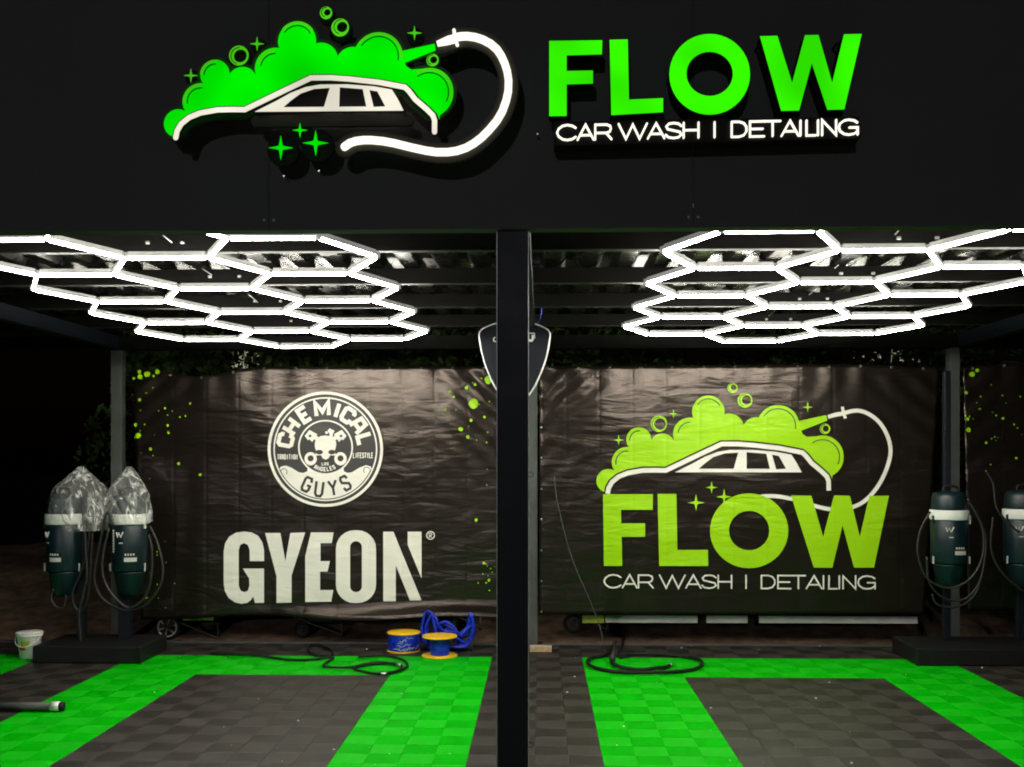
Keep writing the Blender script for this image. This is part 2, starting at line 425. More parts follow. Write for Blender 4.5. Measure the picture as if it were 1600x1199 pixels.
# purlins: C sections, webs to the front
PY = [5.73, 6.82, 7.90, 9.05]
for Y in [4.68]+PY:
    b = MB(); z0 = 2.94
    b.box((-6.5, Y, z0+.0045), (6.5, Y+.004, z0+.105)); b.box((-6.5, Y, z0), (6.5, Y+.05, z0+.004), 1)
    b.box((-6.5, Y+.046, z0+.0045), (6.5, Y+.05, z0+.02)); b.box((-6.5, Y+.0045, z0+.101), (6.5, Y+.05, z0+.105))
    pu = b.build('purlin', [M['beam'], M['flange']], cp)
    if Y > 5:
        for xx in (-2.22, -2.02, 1.98, 2.19):
            b = MB(); b.bbox((xx-.012, Y-.012, z0+.045), (xx+.012, Y, z0+.062), .003); b.build('bolt', M['chrome'], pu)
# roof sheets: trapezoid ribs running front to back
b = MB(); pitch = .235; prof = []; x = -6.5
while x < 6.5:
    prof += [(x, 0), (x+.05, 0), (x+.085, .04), (x+.15, .04), (x+.185, 0)]; x += pitch
zs = 3.047
vs = [(px, YF+.11, zs+pz) for px, pz in prof]+[(px, YB+.45, zs+pz) for px, pz in prof]
vs += [(px, YF+.11, zs+pz+.001) for px, pz in prof]+[(px, YB+.45, zs+pz+.001) for px, pz in prof]
N = len(prof); fs = [(i, i+N, i+N+1, i+1) for i in range(N-1)]+[(2*N+i, 2*N+i+1, 3*N+i+1, 3*N+i) for i in range(N-1)]
b.add(vs, fs); b.build('roof_sheet', M['galv'], cp)

# ================================================================== HEX LIGHTS
def hexlight(px0, a, dY, Yf, sl, mirror, label, rods):
    def pt(u, v):
        Y = Yf+v*dY; return Vector((px0+u*a, Y, 2.88+sl*(Y-5.1)))
    t = thing('hexagon_ceiling_light', label, 'ceiling light', (px0, Yf+2*dY, 2.85), 'honeycomb tube lights over the bays')
    segs = set(); sgn = mirror
    cols = [(0, 0, 4), (-1, -1, 4), (-2, 0, 4)]          # column, first hexagon row, last
    def key(u, v): return (round(u*2), round(v*2))
    for c, r0, r1 in cols:
        cu = c*1.5; off = .5 if c % 2 else 0
        for r in range(r0, r1):
            v = r+off
            hx = [(cu-.5, v), (cu+.5, v), (cu+1, v+.5), (cu+.5, v+1), (cu-.5, v+1), (cu-1, v+.5)]
            for k in range(6):
                A, B = hx[k], hx[(k+1) % 6]
                segs.add(tuple(sorted((key(*A), key(*B)))))
    nodes = {}
    for A, B in sorted(segs):
        pa = pt(sgn*A[0]/2, A[1]/2); pb2 = pt(sgn*B[0]/2, B[1]/2)
        if pa.y < 4.64 or pb2.y < 4.64:        # the honeycomb is cut square behind the fascia
            lo, hi = (pa, pb2) if pa.y < pb2.y else (pb2, pa)
            if hi.y <= 4.66: continue
            f_ = (4.66-hi.y)/(lo.y-hi.y); lo2 = hi+(lo-hi)*f_; pa, pb2 = hi, lo2
        for K, p in ((A, pa), (B, pb2)): nodes[K] = p
        d = (pb2-pa).normalized(); s_ = d.cross(Vector((0,0,1))).normalized()
        p, q = pa+d*.017, pb2-d*.017
        if (q-p).length < .02: continue
        b = MB()
        w = .0102; up = Vector((0,0,1))
        def prism(z0, z1, w0, w1, mi, shrink=0):
            P0, Q0 = p+d*shrink, q-d*shrink
            vv = []
            for e in (P0, Q0): vv += [e-s_*w0+up*z0, e+s_*w0+up*z0, e+s_*w1+up*z1, e-s_*w1+up*z1]
            b.add(vv, [(3,2,1,0),(4,5,6,7),(0,1,5,4),(1,2,6,5),(2,3,7,6),(3,0,4,7)], mi)
        prism(-.001, .027, w*1.0, w*.8, 0)                   # housing
        prism(-.017, -.0015, w*.5, w*.8, 1, .001)            # diffuser
        b.build('light_tube', [M['housing'], M['tube']], t)
    for K, p in nodes.items():
        b = MB(); b.lathe((p.x, p.y, p.z-.015), [(.012, 0), (.017, .004), (.019, .030), (.014, .034)], 10)
        b.build('connector', M['housing'], t)
    for a_, b_, Y in rods:
        b = MB(); b.tube([P(a_[0], a_[1], Y-.02), P(b_[0], b_[1], Y-.02)], .004, 6); b.build('stay_rod', M['chrome'], t)
    return t
hexlight(-1.336, .4562, .8151, 5.07, -.0395, 1, 'lit honeycomb of white light tubes under the roof of the left bay',
         [((251,365),(269,379),5.73), ((302,410),(331,430),6.82), ((383,455),(403,473),7.9)])
hexlight(1.104, .4594, .8526, 4.986, -.0268, -1, 'lit honeycomb of white light tubes under the roof of the right bay',
         [((1413,351),(1398,367),5.73), ((1336,393),(1304,419),6.82), ((1280,448),(1264,461),7.9), ((1211,485),(1201,494),9.05)])

# ================================================================== LOGO DRAWING (shared)
def isect(c1, c2):
    x0, y0, r0 = c1; x1, y1, r1 = c2; d = math.hypot(x1-x0, y1-y0)
    a = (r0*r0-r1*r1+d*d)/(2*d); h = math.sqrt(max(0, r0*r0-a*a))
    mx_, my_ = x0+a*(x1-x0)/d, y0+a*(y1-y0)/d
    c = [(mx_+h*(y1-y0)/d, my_-h*(x1-x0)/d), (mx_-h*(y1-y0)/d, my_+h*(x1-x0)/d)]
    return min(c, key=lambda p: p[1])
CAR = [(152,590),(157,562),(173,534),(205,508),(250,490),(320,478),(380,477),(432,478),(470,460),(585,405),(700,351),(780,351),(860,357),(980,371),(1088,392),(1105,408),(1132,442),(1180,482),(1206,507),(1214,528),(1215,575)]
CIRC = [(155,528,57),(245,438,73),(302,330,60),(415,362,62),(548,305,82),(636,196,78),(735,277,73),(868,292,70),(972,265,102)]
def foam(grow=0, low=19):
    cs = [(x, y, r+grow) for x, y, r in CIRC]; pts = []
    def arc(c, a0, a1):
        while a1 < a0: a1 += 2*PI
        n_ = max(3, int((a1-a0)/.13)); return [(c[0]+c[2]*math.cos(a0+(a1-a0)*k/n_), c[1]+c[2]*math.sin(a0+(a1-a0)*k/n_)) for k in range(n_+1)]
    a0 = math.radians(110)
    for i, c in enumerate(cs):
        if i < len(cs)-1: q = isect(c, cs[i+1]); a1 = math.atan2(q[1]-c[1], q[0]-c[0])
        else: a1 = math.radians(-14)
        pts += arc(c, a0, a1)[(1 if i else 0):]
        if i < len(cs)-1: a0 = math.atan2(q[1]-cs[i+1][1], q[0]-cs[i+1][0])
    e = grow
    pts += [(1203,212-e),(1208,238+e),(1083+e*.3,287+e*.4),(1089,302),(1110,317-e*.5)]
    c10 = (1185, 412, 102+e)
    pts += arc(c10, math.radians(-105), math.radians(62))
    pts += [(1232+e*.4, 520)]
    P_ = [Vector(p) for p in CAR]
    for i in range(len(P_)-3, 0, -1):
        d = (P_[i+1]-P_[i-1]).normalized(); nv = Vector((d.y, -d.x)); pts.append(tuple(P_[i]+nv*low))
    return pts
GLASS = [[(475,487),(560,445),(620,412),(680,389),(740,379),(850,379),(960,388),(1035,402),(1060,440),(1085,487)],
         [(590,470),(620,443),(660,414),(715,396),(780,392),(758,470)],
         [(820,390),(915,398),(932,470),(820,470)],
         [(942,402),(975,408),(1010,470),(962,472)]]
SHINE = [(245,438,53,170,275),(302,332,44,180,275),(548,305,58,190,270),(636,196,62,215,330),(972,265,84,215,368),(1185,412,82,-125,25)]
BUB = [(398,253,40,404,255,27),(752,82,25,757,80,14),(812,142,36,820,140,22),(1197,278,25,1201,277,15)]
STARS = [(205,332,27),(468,206,24),(1114,174,26),(652,560,30),(577,633,42),(712,605,38)]
GL = {'C': [[(.98,.2),(.8,.06),(.55,0),(.3,.05),(.08,.25),(0,.5),(.08,.75),(.3,.95),(.55,1),(.8,.94),(.98,.8)]],
 'A': [[(0,1),(.5,0),(1,1)],[(.2,.7),(.8,.7)]],
 'R': [[(0,1),(0,0)],[(0,.02),(.7,.02),(.92,.12),(.96,.3),(.9,.48),(.7,.57),(0,.57)],[(.66,.57),(1,1)]],
 'W': [[(0,0),(.26,1),(.5,.05),(.74,1),(1,0)]],
 'S': [[(.97,.2),(.8,.05),(.5,0),(.2,.04),(.04,.22),(.12,.40),(.5,.5),(.88,.6),(.97,.78),(.8,.95),(.5,1),(.18,.95),(.0,.78)]],
 'H': [[(0,0),(0,1)],[(1,0),(1,1)],[(0,.5),(1,.5)]], 'I': [[(0,0),(0,1)]],
 'D': [[(0,0),(.5,0),(.82,.1),(1,.35),(1,.65),(.82,.9),(.5,1),(0,1)],[(0,.0),(0,1)]],
 'E': [[(1,0),(0,0),(0,1),(1,1)],[(0,.5),(.9,.5)]], 'T': [[(0,0),(1,0)],[(.5,0),(.5,1)]],
 'L': [[(0,0),(0,1),(1,1)]], 'N': [[(0,1),(0,0),(1,1),(1,0)]],
 'G': [[(.96,.2),(.8,.06),(.52,0),(.28,.05),(.06,.25),(0,.5),(.06,.75),(.28,.95),(.52,1),(.8,.94),(.98,.75),(.98,.52),(.55,.52)],[(.98,.55),(.98,1)]]}
TAG = [('C',47,138),('A',145,222),('R',230,308),('W',342,478),('A',482,562),('S',568,645),('H',654,725),('I',802,802),('D',884,955),('E',972,1040),
       ('T',1043,1118),('A',1123,1205),('I',1214,1214),('L',1243,1287),('I',1298,1298),('N',1318,1385),('G',1398,1490)]

def MAPB(Y, ox, oy, sc):            # drawing coordinates -> x, z on plane Y
    def f_(p):
        q = P(ox+p[0]/sc, oy+p[1]/sc, Y); return (q.x, q.z)
    return f_
def M2(Y, A):                       # banner drawing -> sign on the fascia
    def f_(p):
        bx, by = 900+p[0]/3.077, 580+p[1]/3.077
        q = P(A[0]*bx+A[1]*by+A[2], A[3]*bx+A[4]*by+A[5], Y); return (q.x, q.z)
    return f_
AFF = (1.16738, -.0352713, -805.244, -.00922407, 1.1791957, -684.693)
def loops(ls, f_): return [[f_(p) for p in L] for L in ls]
def part(name, ls, f_, Y, th, m, parent):
    b = MB(); b.poly(loops(ls, f_), Y, th); return b.build(name, m, parent)

# ------------------------------------------------------------------ lit logo sign on the fascia
YS = YF-.165
ls_ = thing('foam_car_sign', 'lit green and white sign of a foaming car with a curling hose', 'sign', P(530, 250, YF))
f_ = M2(YS, AFF)
part('backing', [foam(14, -34)], M2(YS+.034, AFF), YS+.034, .02, M['s_back'], ls_)
part('foam_panel', [foam()], f_, YS, .004, M['s_green'], ls_)
for (cx, cy, r, a0, a1) in SHINE:
    a0, a1 = math.radians(a0), math.radians(a1)
    arc_ = circ(cx, cy, r, 16, a0=a0, a1=a1)
    part('line', [stroke(arc_, 4.2)], f_, YS-.002, .0018, M['s_black'], ls_)
    r2 = r+13
    part('rim', [stroke(circ(cx, cy, r2, 16, a0=a0+.1, a1=a1-.1), 9)], f_, YS-.0015, .001, M['s_green2'], ls_)
part('car_edge', [stroke(CAR, 31)], f_, YS-.0085, .008, M['s_black'], ls_)
part('car_outline', [stroke(CAR, 21)], f_, YS-.012, .003, M['s_white'], ls_)
part('window_edge', [stroke(GLASS[0]+[GLASS[0][0]], 9)], f_, YS-.0075, .006, M['s_black'], ls_)
part('window_panel', GLASS, f_, YS-.0125, .003, M['s_white'], ls_)
b = MB(); b.poly(loops([stroke([(470,512),(1100,512)], 46)], f_), YS+.030, .022); b.build('backing', M['s_back'], ls_)
for (cx, cy, r, dx, dy, ri) in BUB:
    part('bubble', [circ(cx, cy, r), circ(dx, dy, ri)[::-1]], f_, YS, .004, M['s_green2'], ls_)
    part('line', [stroke(circ(dx-4, dy, (r+ri)/2, 14, a0=.6*PI, a1=1.5*PI), 3)], f_, YS-.002, .0018, M['s_black'], ls_)
    part('backing', [circ(cx, cy, r+9)], f_, YS+.036, .02, M['s_black'], ls_)
SST = STARS[:3]+[(652,563,32),(574,632,52),(732,618,56)]
def sign_px(p): q = P(p[0], p[1], YS); return (q.x, q.z)
for k, (px, py, r) in enumerate([(298,118,11),(401.5,68.5,11),(647.5,51.5,11.5),(468.5,203.5,11.5),(438.5,231,19),(493,223.5,20)]):
    part('sparkle', [star(px, py, r)], sign_px, YS, .004, M['s_green'] if k > 2 else M['s_green2'], ls_)
    part('backing', [circ(px, py, r+(6 if k > 2 else 2))], sign_px, YS+.037+.0005*k, .02, M['s_black'], ls_)
HS = [(75,950),(110,925),(150,912),(200,906),(250,906),(325,913),(400,927),(500,952),(600,974),(670,984),(740,984),(800,976),(860,956),(910,928),(960,890),(1010,840),(1060,780),(1095,720),(1120,650),(1133,590),(1135,520),(1126,460),(1110,410),(1088,362),(1060,320),(1020,285),(970,258),(920,242),(870,235),(830,236),(790,243)]
HSp = [(520+x/4.133, y/4.133) for x, y in HS]
part('hose_tube', [stroke(HSp, 11.5)], sign_px, YS-.006, .012, M['s_neon'], ls_)
part('nozzle', [[(682,65.5),(700,57),(712,54.5),(714,66),(700,70),(684,72.5)]], sign_px, YS-.0065, .012, M['s_neon'], ls_)
part('nozzle', [stroke([(709.5,48),(711,60),(714.5,70.5)], 5)], sign_px, YS-.007, .012, M['s_neon'], ls_)
part('backing', [stroke([(685,69)]+HSp[::-1], 31)], sign_px, YS+.010, .018, M['s_back'], ls_)
for px, py in ((448,280),(718,101),(548,258),(502,272),(840,215)):
    p = P(px, py, YF)
    b = MB(); b.tube([(p.x, YF-.05, p.z), (p.x, YF-.0005, p.z)], .004, 6); b.build('standoff', M['chrome'], ls_)
# standoff spacers joining backing and fascia
for px, py in ((330,170),(420,130),(480,90),(600,110),(680,140),(560,235),(790,130),(700,235)):
    p = P(px, py, YF); b = MB(); b.tube([(p.x, YS+.05, p.z), (p.x, YF-.0005, p.z)], .008, 6); b.build('standoff', M['s_black'], ls_)

# ------------------------------------------------------------------ FLOW letters on the fascia
fs_ = thing('letter_sign', 'lit green FLOW letters above white CAR WASH | DETAILING line', 'sign', P(1100, 235, YF))
YL = YF-.14
def zo(p): q = P(840+p[0]/3.019, 30+p[1]/3.019, YL); return (q.x, q.z)
FL = [[[(55,103),(305,100),(303,165),(137,170),(137,245),(261,243),(261,303),(137,307),(137,456),(55,457)]],
      [[(340,98),(425,96),(431,380),(592,373),(592,438),(348,452)]],
      [circ(812, 260, 190, 44, 190), circ(812, 258, 110, 36, 105)[::-1]],
      [[(1050,81),(1131,79),(1201,302),(1262,76),(1325,75),(1390,302),(1446,72),(1529,70),(1447,425),(1368,427),(1294,206),(1234,430),(1150,432)]]]
for ll in FL:
    o = part('letter', ll, zo, YL, .004, M['s_flow'], fs_)
    b = MB(); b.poly(loops(ll, zo), YL+.0045, .07); b.build('letter_side', M['s_black'], o)
    cx = sum(p[0] for p in ll[0])/len(ll[0]); cy = sum(p[1] for p in ll[0])/len(ll[0])
    for (ax, ay) in (ll[0][0], ll[0][len(ll[0])//2]):
        ax += (10 if ax < cx else -10); ay += (10 if ay < cy else -10)
        q = zo((ax, ay)); b = MB(); b.tube([(q[0], YL+.0745, q[1]), (q[0], YF-.0005, q[1])], .006, 6); b.build('standoff', M['s_black'], o)
def tz(p): q = P(p[0], p[1], YL+.01); return (q.x, q.z)
part('tagline_box', [[(865,190),(1343,182),(1345,216),(866,228)]], tz, YL+.012, .09, M['s_black'], fs_)
def tagline(parent, fn, Y, w, m, name, kx=1.0, th=.004, layer=.0004):
    for ch, u0, u1 in TAG:
        b = MB(); q = 0
        for st in GL[ch]:
            pts = [fn(u0+(u1-u0)*x, y) for x, y in st]
            if ch in 'CSDG' or ch == 'R':
                pass
            b.poly([stroke(pts, w, True, 3)], Y-q*layer, th); q += 1
        b.build(name, m, parent)
def fn_sign(u, v):
    t = (u-45)/1447; q = P(869.8+t*472, 195.5-9*t+v*23.5, YL); return (q.x, q.z)
tagline(fs_, fn_sign, YL, .0078, M['s_neon'], 'tagline_letter', th=.008)
# the loose lead hanging from the lettering
b = MB(); p0 = P(1083, 228, YF-.02); p1 = P(1083.5, 322, YF-.004)
b.tube(smoothline([p0, (p0+p1)/2+Vector((.001, .008, 0)), p1], 6), .0014, 6)
b.tube([p1+Vector((0,0,.02)), p1+Vector((0,0,-.008))], [.002, .006], 8)
b.build('lead', M['chrome'], fs_)

# ================================================================== BANNERS
YN = 9.60
def banner(label, top, bot, left, right, curl=None, fold=None, seed=0, name='banner'):
    """top/bot: functions px x -> px y ; left/right: functions of v"""
    c = P((left(0)+right(0))/2, bot((left(0)+right(0))/2), YN)
    t = thing(name, label, 'banner', (c.x, YN, 0))
    nx_, nz_ = 110, 64; vs = []; fs = []; mi = []
    for j in range(nz_+1):
        v = j/nz_
        for i in range(nx_+1):
            u = i/nx_; px = left(v)+(right(v)-left(v))*u; py = top(px)+(bot(px)-top(px))*v
            p = P(px, py, YN); e = min(u, 1-u, v, 1-v)
            d = .006+.004*noise.noise(Vector((p.x*1.5, p.z*2.5, seed)))
            k = max(0, 1-min(u, 1-u)*5)*max(0, 1-v*1.8)      # pulled folds at the top corners
            s_ = p.z+(p.x if u < .5 else -p.x)*-.85
            d += .030*k*(1+math.sin(s_*26+1.5*noise.noise(Vector((p.x, p.z, seed)))*3))*.5
            d += .006*max(0, 1-v*6)*(1+math.cos(2*PI*px/49.0))
            if curl:
                cu = curl(px, v); d -= cu; 
            p.y = YN+.012+d if not curl else YN+.012+d
            vs.append(p)
    for j in range(nz_):
        for i in range(nx_):
            a = j*(nx_+1)+i; fs.append((a, a+nx_+1, a+nx_+2, a+1))
    b = MB(); b.add(vs, fs, 0, True); sh = b.build('sheet', M['vinyl'], t)
    sd = sh.modifiers.new('thickness', 'SOLIDIFY'); sd.thickness = .0015; sd.offset = -1
    # eyelets with ties along the top and sides
    x = left(0)+12
    while x < right(0)-4:
        p = P(x, top(x)+3.5, YN+.008); b = MB()
        b.tube([(p.x+.009*math.cos(a*PI/4), p.y, p.z+.009*math.sin(a*PI/4)) for a in range(8)], .003, 6, closed=True)
        b.build('eyelet', M['chrome'], t)
        b = MB(); b.tube([(p.x, p.y, p.z), (p.x+.008, p.y+.02, p.z+.03), (p.x-.004, p.y+.03, p.z+.05)], .002, 6); b.build('cable_tie', M['rubber'], t)
        x += 49
    return t
# --- left banner
def ltop(x):
    K = [(190,577),(205,577),(240,578),(275,584),(300,588),(330,586),(360,579),(400,573),(420,572),(775,572),(800,572)]
    for (a, ya), (c, yc) in zip(K, K[1:]):
        if x <= c: return ya+(yc-ya)*(x-a)/(c-a)
    return 572
lbot = lambda x: 966-4*max(0, (x-330)/445) - 3*math.sin(x*.02)
def lcurl(px, v):
    k = min(1, max(0, (px-430)/170)); t = max(0, (v-.955)/.045)
    return .13*k*t**1.2
lb = banner('large black banner printed with a round skull badge and the word GYEON', ltop, lbot, lambda v: 205+14*v, lambda v: 781, lcurl)
YPr = YN+.004
def lay(name, ls, f_, k, m, parent): return part(name, ls, f_, YPr-.0012*k, .0009, m, parent)
zg = MAPB(YPr, 330, 800, 3.478)
GY = [[[(287,268),(287,205),(278,165),(255,130),(220,112),(180,107),(135,113),(98,135),(76,170),(68,215),(68,385),(74,430),(95,468),(130,492),(165,500),(197,494),(217,478),(228,460),(238,495),(287,495),(287,308),(172,308),(206,362),(208,400),(200,428),(180,437),(160,428),(150,402),(150,208),(158,180),(178,170),(200,180),(209,208),(210,268)]],
      [[(293,115),(376,115),(403,268),(430,115),(511,112),(437,345),(437,493),(355,495),(355,350)]],
      [[(542,112),(665,112),(655,170),(594,170),(594,268),(645,268),(632,325),(592,325),(592,425),(664,425),(652,488),(511,490),(511,240)]],
      [arcs(678,100,896,496,100,100), arcs(755,160,819,436,31,31)[::-1]],
      [[(935,108),(990,108),(1143,481),(1080,481),(1003,290),(1003,486),(935,486)]],
      [[(1068,108),(1143,108),(1143,362),(1068,180)]]]
for ll in GY: lay('print_letter', ll, zg, 1, M['p_white'], lb)
lay('print_mark', [circ(1192,128,24), circ(1192,128,18)[::-1]], zg, 1, M['p_white'], lb)
lay('print_mark', [stroke([(1185,140),(1185,116),(1196,117),(1199,123),(1195,128),(1187,129),(1200,140)], 4)], zg, 1.1, M['p_white'], lb)
# round badge
zc = MAPB(YPr, 400, 600, 5.995)
CX, CY = 650, 612
def ring(cx, cy, r, w, k=1, m='p_white', n_=64): lay('print_ring', [circ(cx, cy, r+w/2, n_), circ(cx, cy, r-w/2, n_)[::-1]], zc, k, M[m], lb)
lay('print_disc', [circ(CX, CY, 512, 64)], zc, .5, M['p_black'], lb)
ring(CX, CY, 527, 27); ring(CX, CY, 480, 13); ring(652, 595, 250, 14, 3)
# white scroll at the foot of the badge
low = [(CX+464*math.cos(a), CY+464*math.sin(a)) for a in [math.radians(24+ (156-24)*k/30) for k in range(31)]]
up = [(215,800),(235,775),(280,766),(330,785),(400,828),(440,835),(480,820)]
arc2 = [(652+247*math.cos(math.radians(a)), 595+247*math.sin(math.radians(a))) for a in range(132, 47, -6)]
up2 = [(825,820),(860,835),(900,828),(970,785),(1030,762),(1075,775),(1085,800)]
lay('print_scroll', [up+arc2+up2+low], zc, 1.5, M['p_white'], lb)
for cx, cy, s_ in ((263,825,1),(1038,810,-1),(435,795,1),(858,795,-1)):
    lay('print_line', [stroke([(cx+s_*30*math.cos(a), cy+30*math.sin(a)) for a in [PI*1.1+k*.45 for k in range(9)]], 6)], zc, 2.5, M['p_black'], lb)
# block capitals
CAPS = {'C': [[(.95,.32),(.95,.16),(.8,.02),(.2,.02),(.05,.16),(.05,.84),(.2,.98),(.8,.98),(.95,.84),(.95,.68)]],
 'H': [[(.08,0),(.08,1)],[(.92,0),(.92,1)],[(.08,.5),(.92,.5)]], 'E': [[(.95,.0),(.1,.0),(.1,1),(.95,1)],[(.1,.5),(.8,.5)]],
 'M': [[(.04,1),(.04,0),(.5,.72),(.96,0),(.96,1)]], 'I': [[(.5,0),(.5,1)]], 'A': [[(.02,1),(.2,.02),(.8,.02),(.98,1)],[(.1,.62),(.9,.62)]],
 'L': [[(.12,0),(.12,1),(.95,1)]], 'G': [[(.93,.28),(.8,.03),(.2,.03),(.06,.2),(.06,.8),(.2,.97),(.8,.97),(.94,.8),(.94,.55),(.55,.55)]],
 'U': [[(.07,0),(.07,.8),(.25,.98),(.75,.98),(.93,.8),(.93,0)]], 'Y': [[(.02,0),(.5,.5),(.98,0)],[(.5,.5),(.5,1)]],
 'S': [[(.93,.25),(.78,.03),(.22,.03),(.08,.18),(.12,.4),(.88,.6),(.93,.82),(.75,.97),(.2,.97),(.06,.75)]],
 'T': [[(0,0),(1,0)],[(.5,0),(.5,1)]], 'R': [[(.1,1),(.1,0)],[(.1,0),(.8,0),(.93,.2),(.8,.5),(.1,.5)],[(.55,.5),(.95,1)]], 'D': [[(.1,0),(.7,0),(.92,.2),(.92,.8),(.7,1),(.1,1)],[(.1,0),(.1,1)]],
 'O': [[(.5,0),(.88,.12),(.92,.5),(.88,.88),(.5,1)],[(.5,1),(.12,.88),(.08,.5),(.12,.12),(.5,0)]], 'N': [[(.08,1),(.08,0),(.92,1),(.92,0)]],
 'F': [[(.95,0),(.1,0),(.1,1)],[(.1,.5),(.8,.5)]], 'V': [[(0,0),(.5,1),(1,0)]], 'W': [[(0,0),(.25,1),(.5,.3),(.75,1),(1,0)]]}
def cap(ch, cx, cy, w, h, rot, sw, k, m, fn, parent, flare=0, nm='print_letter'):
    b = MB(); c_, s_ = math.cos(rot), math.sin(rot)
    for q, st in enumerate(CAPS[ch]):
        pts = []
        for x, y in st:
            xx, yy = (x-.5)*w*(1+flare*(.5-y)), (y-.5)*h
            pts.append((cx+xx*c_-yy*s_, cy+xx*s_+yy*c_))
        b.poly(loops([stroke(pts, sw, False)], fn), YPr-.0012*k-.0003*q, .0006)
    return b.build(nm, m, parent)
RT = 382
for ch, ang, w in zip('CHEMICAL', (167,146,121.5,94.5,73,56.5,36,14.5), (118,118,96,140,60,108,118,100)):
    a = math.radians(ang); cap(ch, CX+RT*math.cos(a), CY+2-RT*math.sin(a), w*.94, 128, PI/2-a, 38, 1, M['p_white'], zc, lb, .12)
for ch, cx, cy, r in (('G',478,942,.42),('U',592,985,.13),('Y',722,975,-.17),('S',838,930,-.45)):
    cap(ch, cx, cy, 76, 138, r, 24, 3, M['p_black'], zc, lb)
for k, ch in enumerate('TRADITION'): cap(ch, 208+k*21.5, 684, 15, 44, 0, 7, 1, M['p_white'], zc, lb)
for k, ch in enumerate('LIFESTYLE'): cap(ch, 917+k*21.5, 670, 15, 46, 0, 7, 1, M['p_white'], zc, lb)
for k, ch in enumerate('LOS'): cap(ch, 624+k*24, 750, 17, 24, 0, 6, 3, M['p_white'], zc, lb)
for k, ch in enumerate('ANGELES'):
    a = (k-3)*.15; cap(ch, 645+math.sin(a)*195, 600+math.cos(a)*200, 20, 34, -a, 8, 3, M['p_white'], zc, lb)
# emblem in the middle: skull over crossed pistons and rods
for sx in (-1, 1):
    lay('print_emblem', [[(652+sx*x, y) for x, y in ((-60,545),(-135,505),(-105,470),(-40,520))]], zc, 1+.1*sx, M['p_white'], lb)
    lay('print_emblem', [[(652+sx*x, y) for x, y in ((-196,488),(-152,432),(-78,472),(-125,545),(-150,520),(-165,528))]], zc, 1.6+.1*sx, M['p_white'], lb)
    lay('print_emblem', [circ(652+sx*145, 488, 13, 12)], zc, 2.6+.1*sx, M['p_black'], lb)
    lay('print_emblem', [[(652+sx*x, y) for x, y in ((20,640),(90,640),(95,672),(20,668))]], zc, 1.3+.1*sx, M['p_white'], lb)
    lay('print_emblem', [circ(652+sx*140, 702, 58, 24, 62), circ(652+sx*140, 698, 29, 18)[::-1]], zc, 1.9+.1*sx, M['p_white'], lb)
sk = [(552,560),(556,535),(575,508),(605,490),(650,484),(697,490),(728,508),(748,535),(753,565),(748,595),(738,625),(705,632),(700,660),(682,695),(655,710),(628,700),(606,664),(600,640),(562,622),(552,590)]
lay('print_skull', [sk], zc, 3.2, M['p_white'], lb)
lay('print_emblem', [[(688,500),(690,470),(672,440),(690,418),(712,428),(735,440),(720,470),(718,500)]], zc, 3.5, M['p_white'], lb)
lay('print_emblem', [circ(662,457,13,10)], zc, 3.4, M['p_white'], lb)
for x in (594, 712): lay('print_emblem', [circ(x, 640, 34, 16, 22)], zc, 4.2, M['p_black'], lb)
# paint splashes
ident = MAPB(YPr, 0, 0, 1)
def splash(parent, pts):
    b = MB()
    for q, (x, y, r) in enumerate(pts):
        k = 10; r *= .85 if r < 6 else 1
        if r >= 1.9:
            L_ = [(x+r*(1+.10*math.sin(3*a+x))*math.cos(a), y+r*(1+.10*math.cos(2*a+y))*math.sin(a)) for a in [2*PI*j/16 for j in range(16)]]
            b1 = MB(); b1.poly(loops([L_], ident), YPr-.0002*(q % 9), .0006); b1.build('paint_splash', M['p_lime'], parent); continue
        L_ = [(x+r*(1+.12*math.sin(3*a+x))*math.cos(a), y+r*(1+.12*math.cos(2*a+y))*math.sin(a)) for a in [2*PI*j/k for j in range(k)]]
        b.poly(loops([L_], ident), YPr-.0002*(q % 9), .0006)
    tag(b.build('paint_specks', M['p_lime'], parent), kind='stuff')
def crowd(pts, cx, cy, sx, sy, n_, r0, r1, lim):
    for _ in range(n_):
        x, y = random.gauss(cx, sx), random.gauss(cy, sy)
        if lim[0] < x < lim[1] and lim[2] < y < lim[3]: pts.append((x, y, random.uniform(r0, r1)))
pts = [(740,631,7.5),(763,594,6),(729,606,3.4),(742,601,2.6),(720,671,4.2),(736,657,2.8),(731,683,3.2),(703,612,2.4),(709,620,2.2),(696,641,2.4),(744,813,3),(757,652,2.4),
       (230,585,5.5),(219,589,4.5),(246,581,4.5),(218,581,3.5),(209,592,2.6),(240,588,2),(235,702,3),(218,625,2.8),(212,664,3.2),(216,681,5),(262,665,2.5),(263,676,2.5),(279,725,2.7),(313,742,2.7),(297,631,2),(258,638,2),(756,880,2.4),(764,907,2.6)]
crowd(pts, 240, 650, 30, 45, 22, .7, 1.5, (211, 330, 602, 760)); crowd(pts, 745, 660, 18, 60, 14, .7, 1.5, (690, 772, 580, 860))
crowd(pts, 250, 900, 22, 40, 16, .8, 1.6, (220, 330, 820, 955)); crowd(pts, 762, 915, 8, 30, 12, .8, 1.6, (735, 773, 850, 945))
splash(lb, pts)
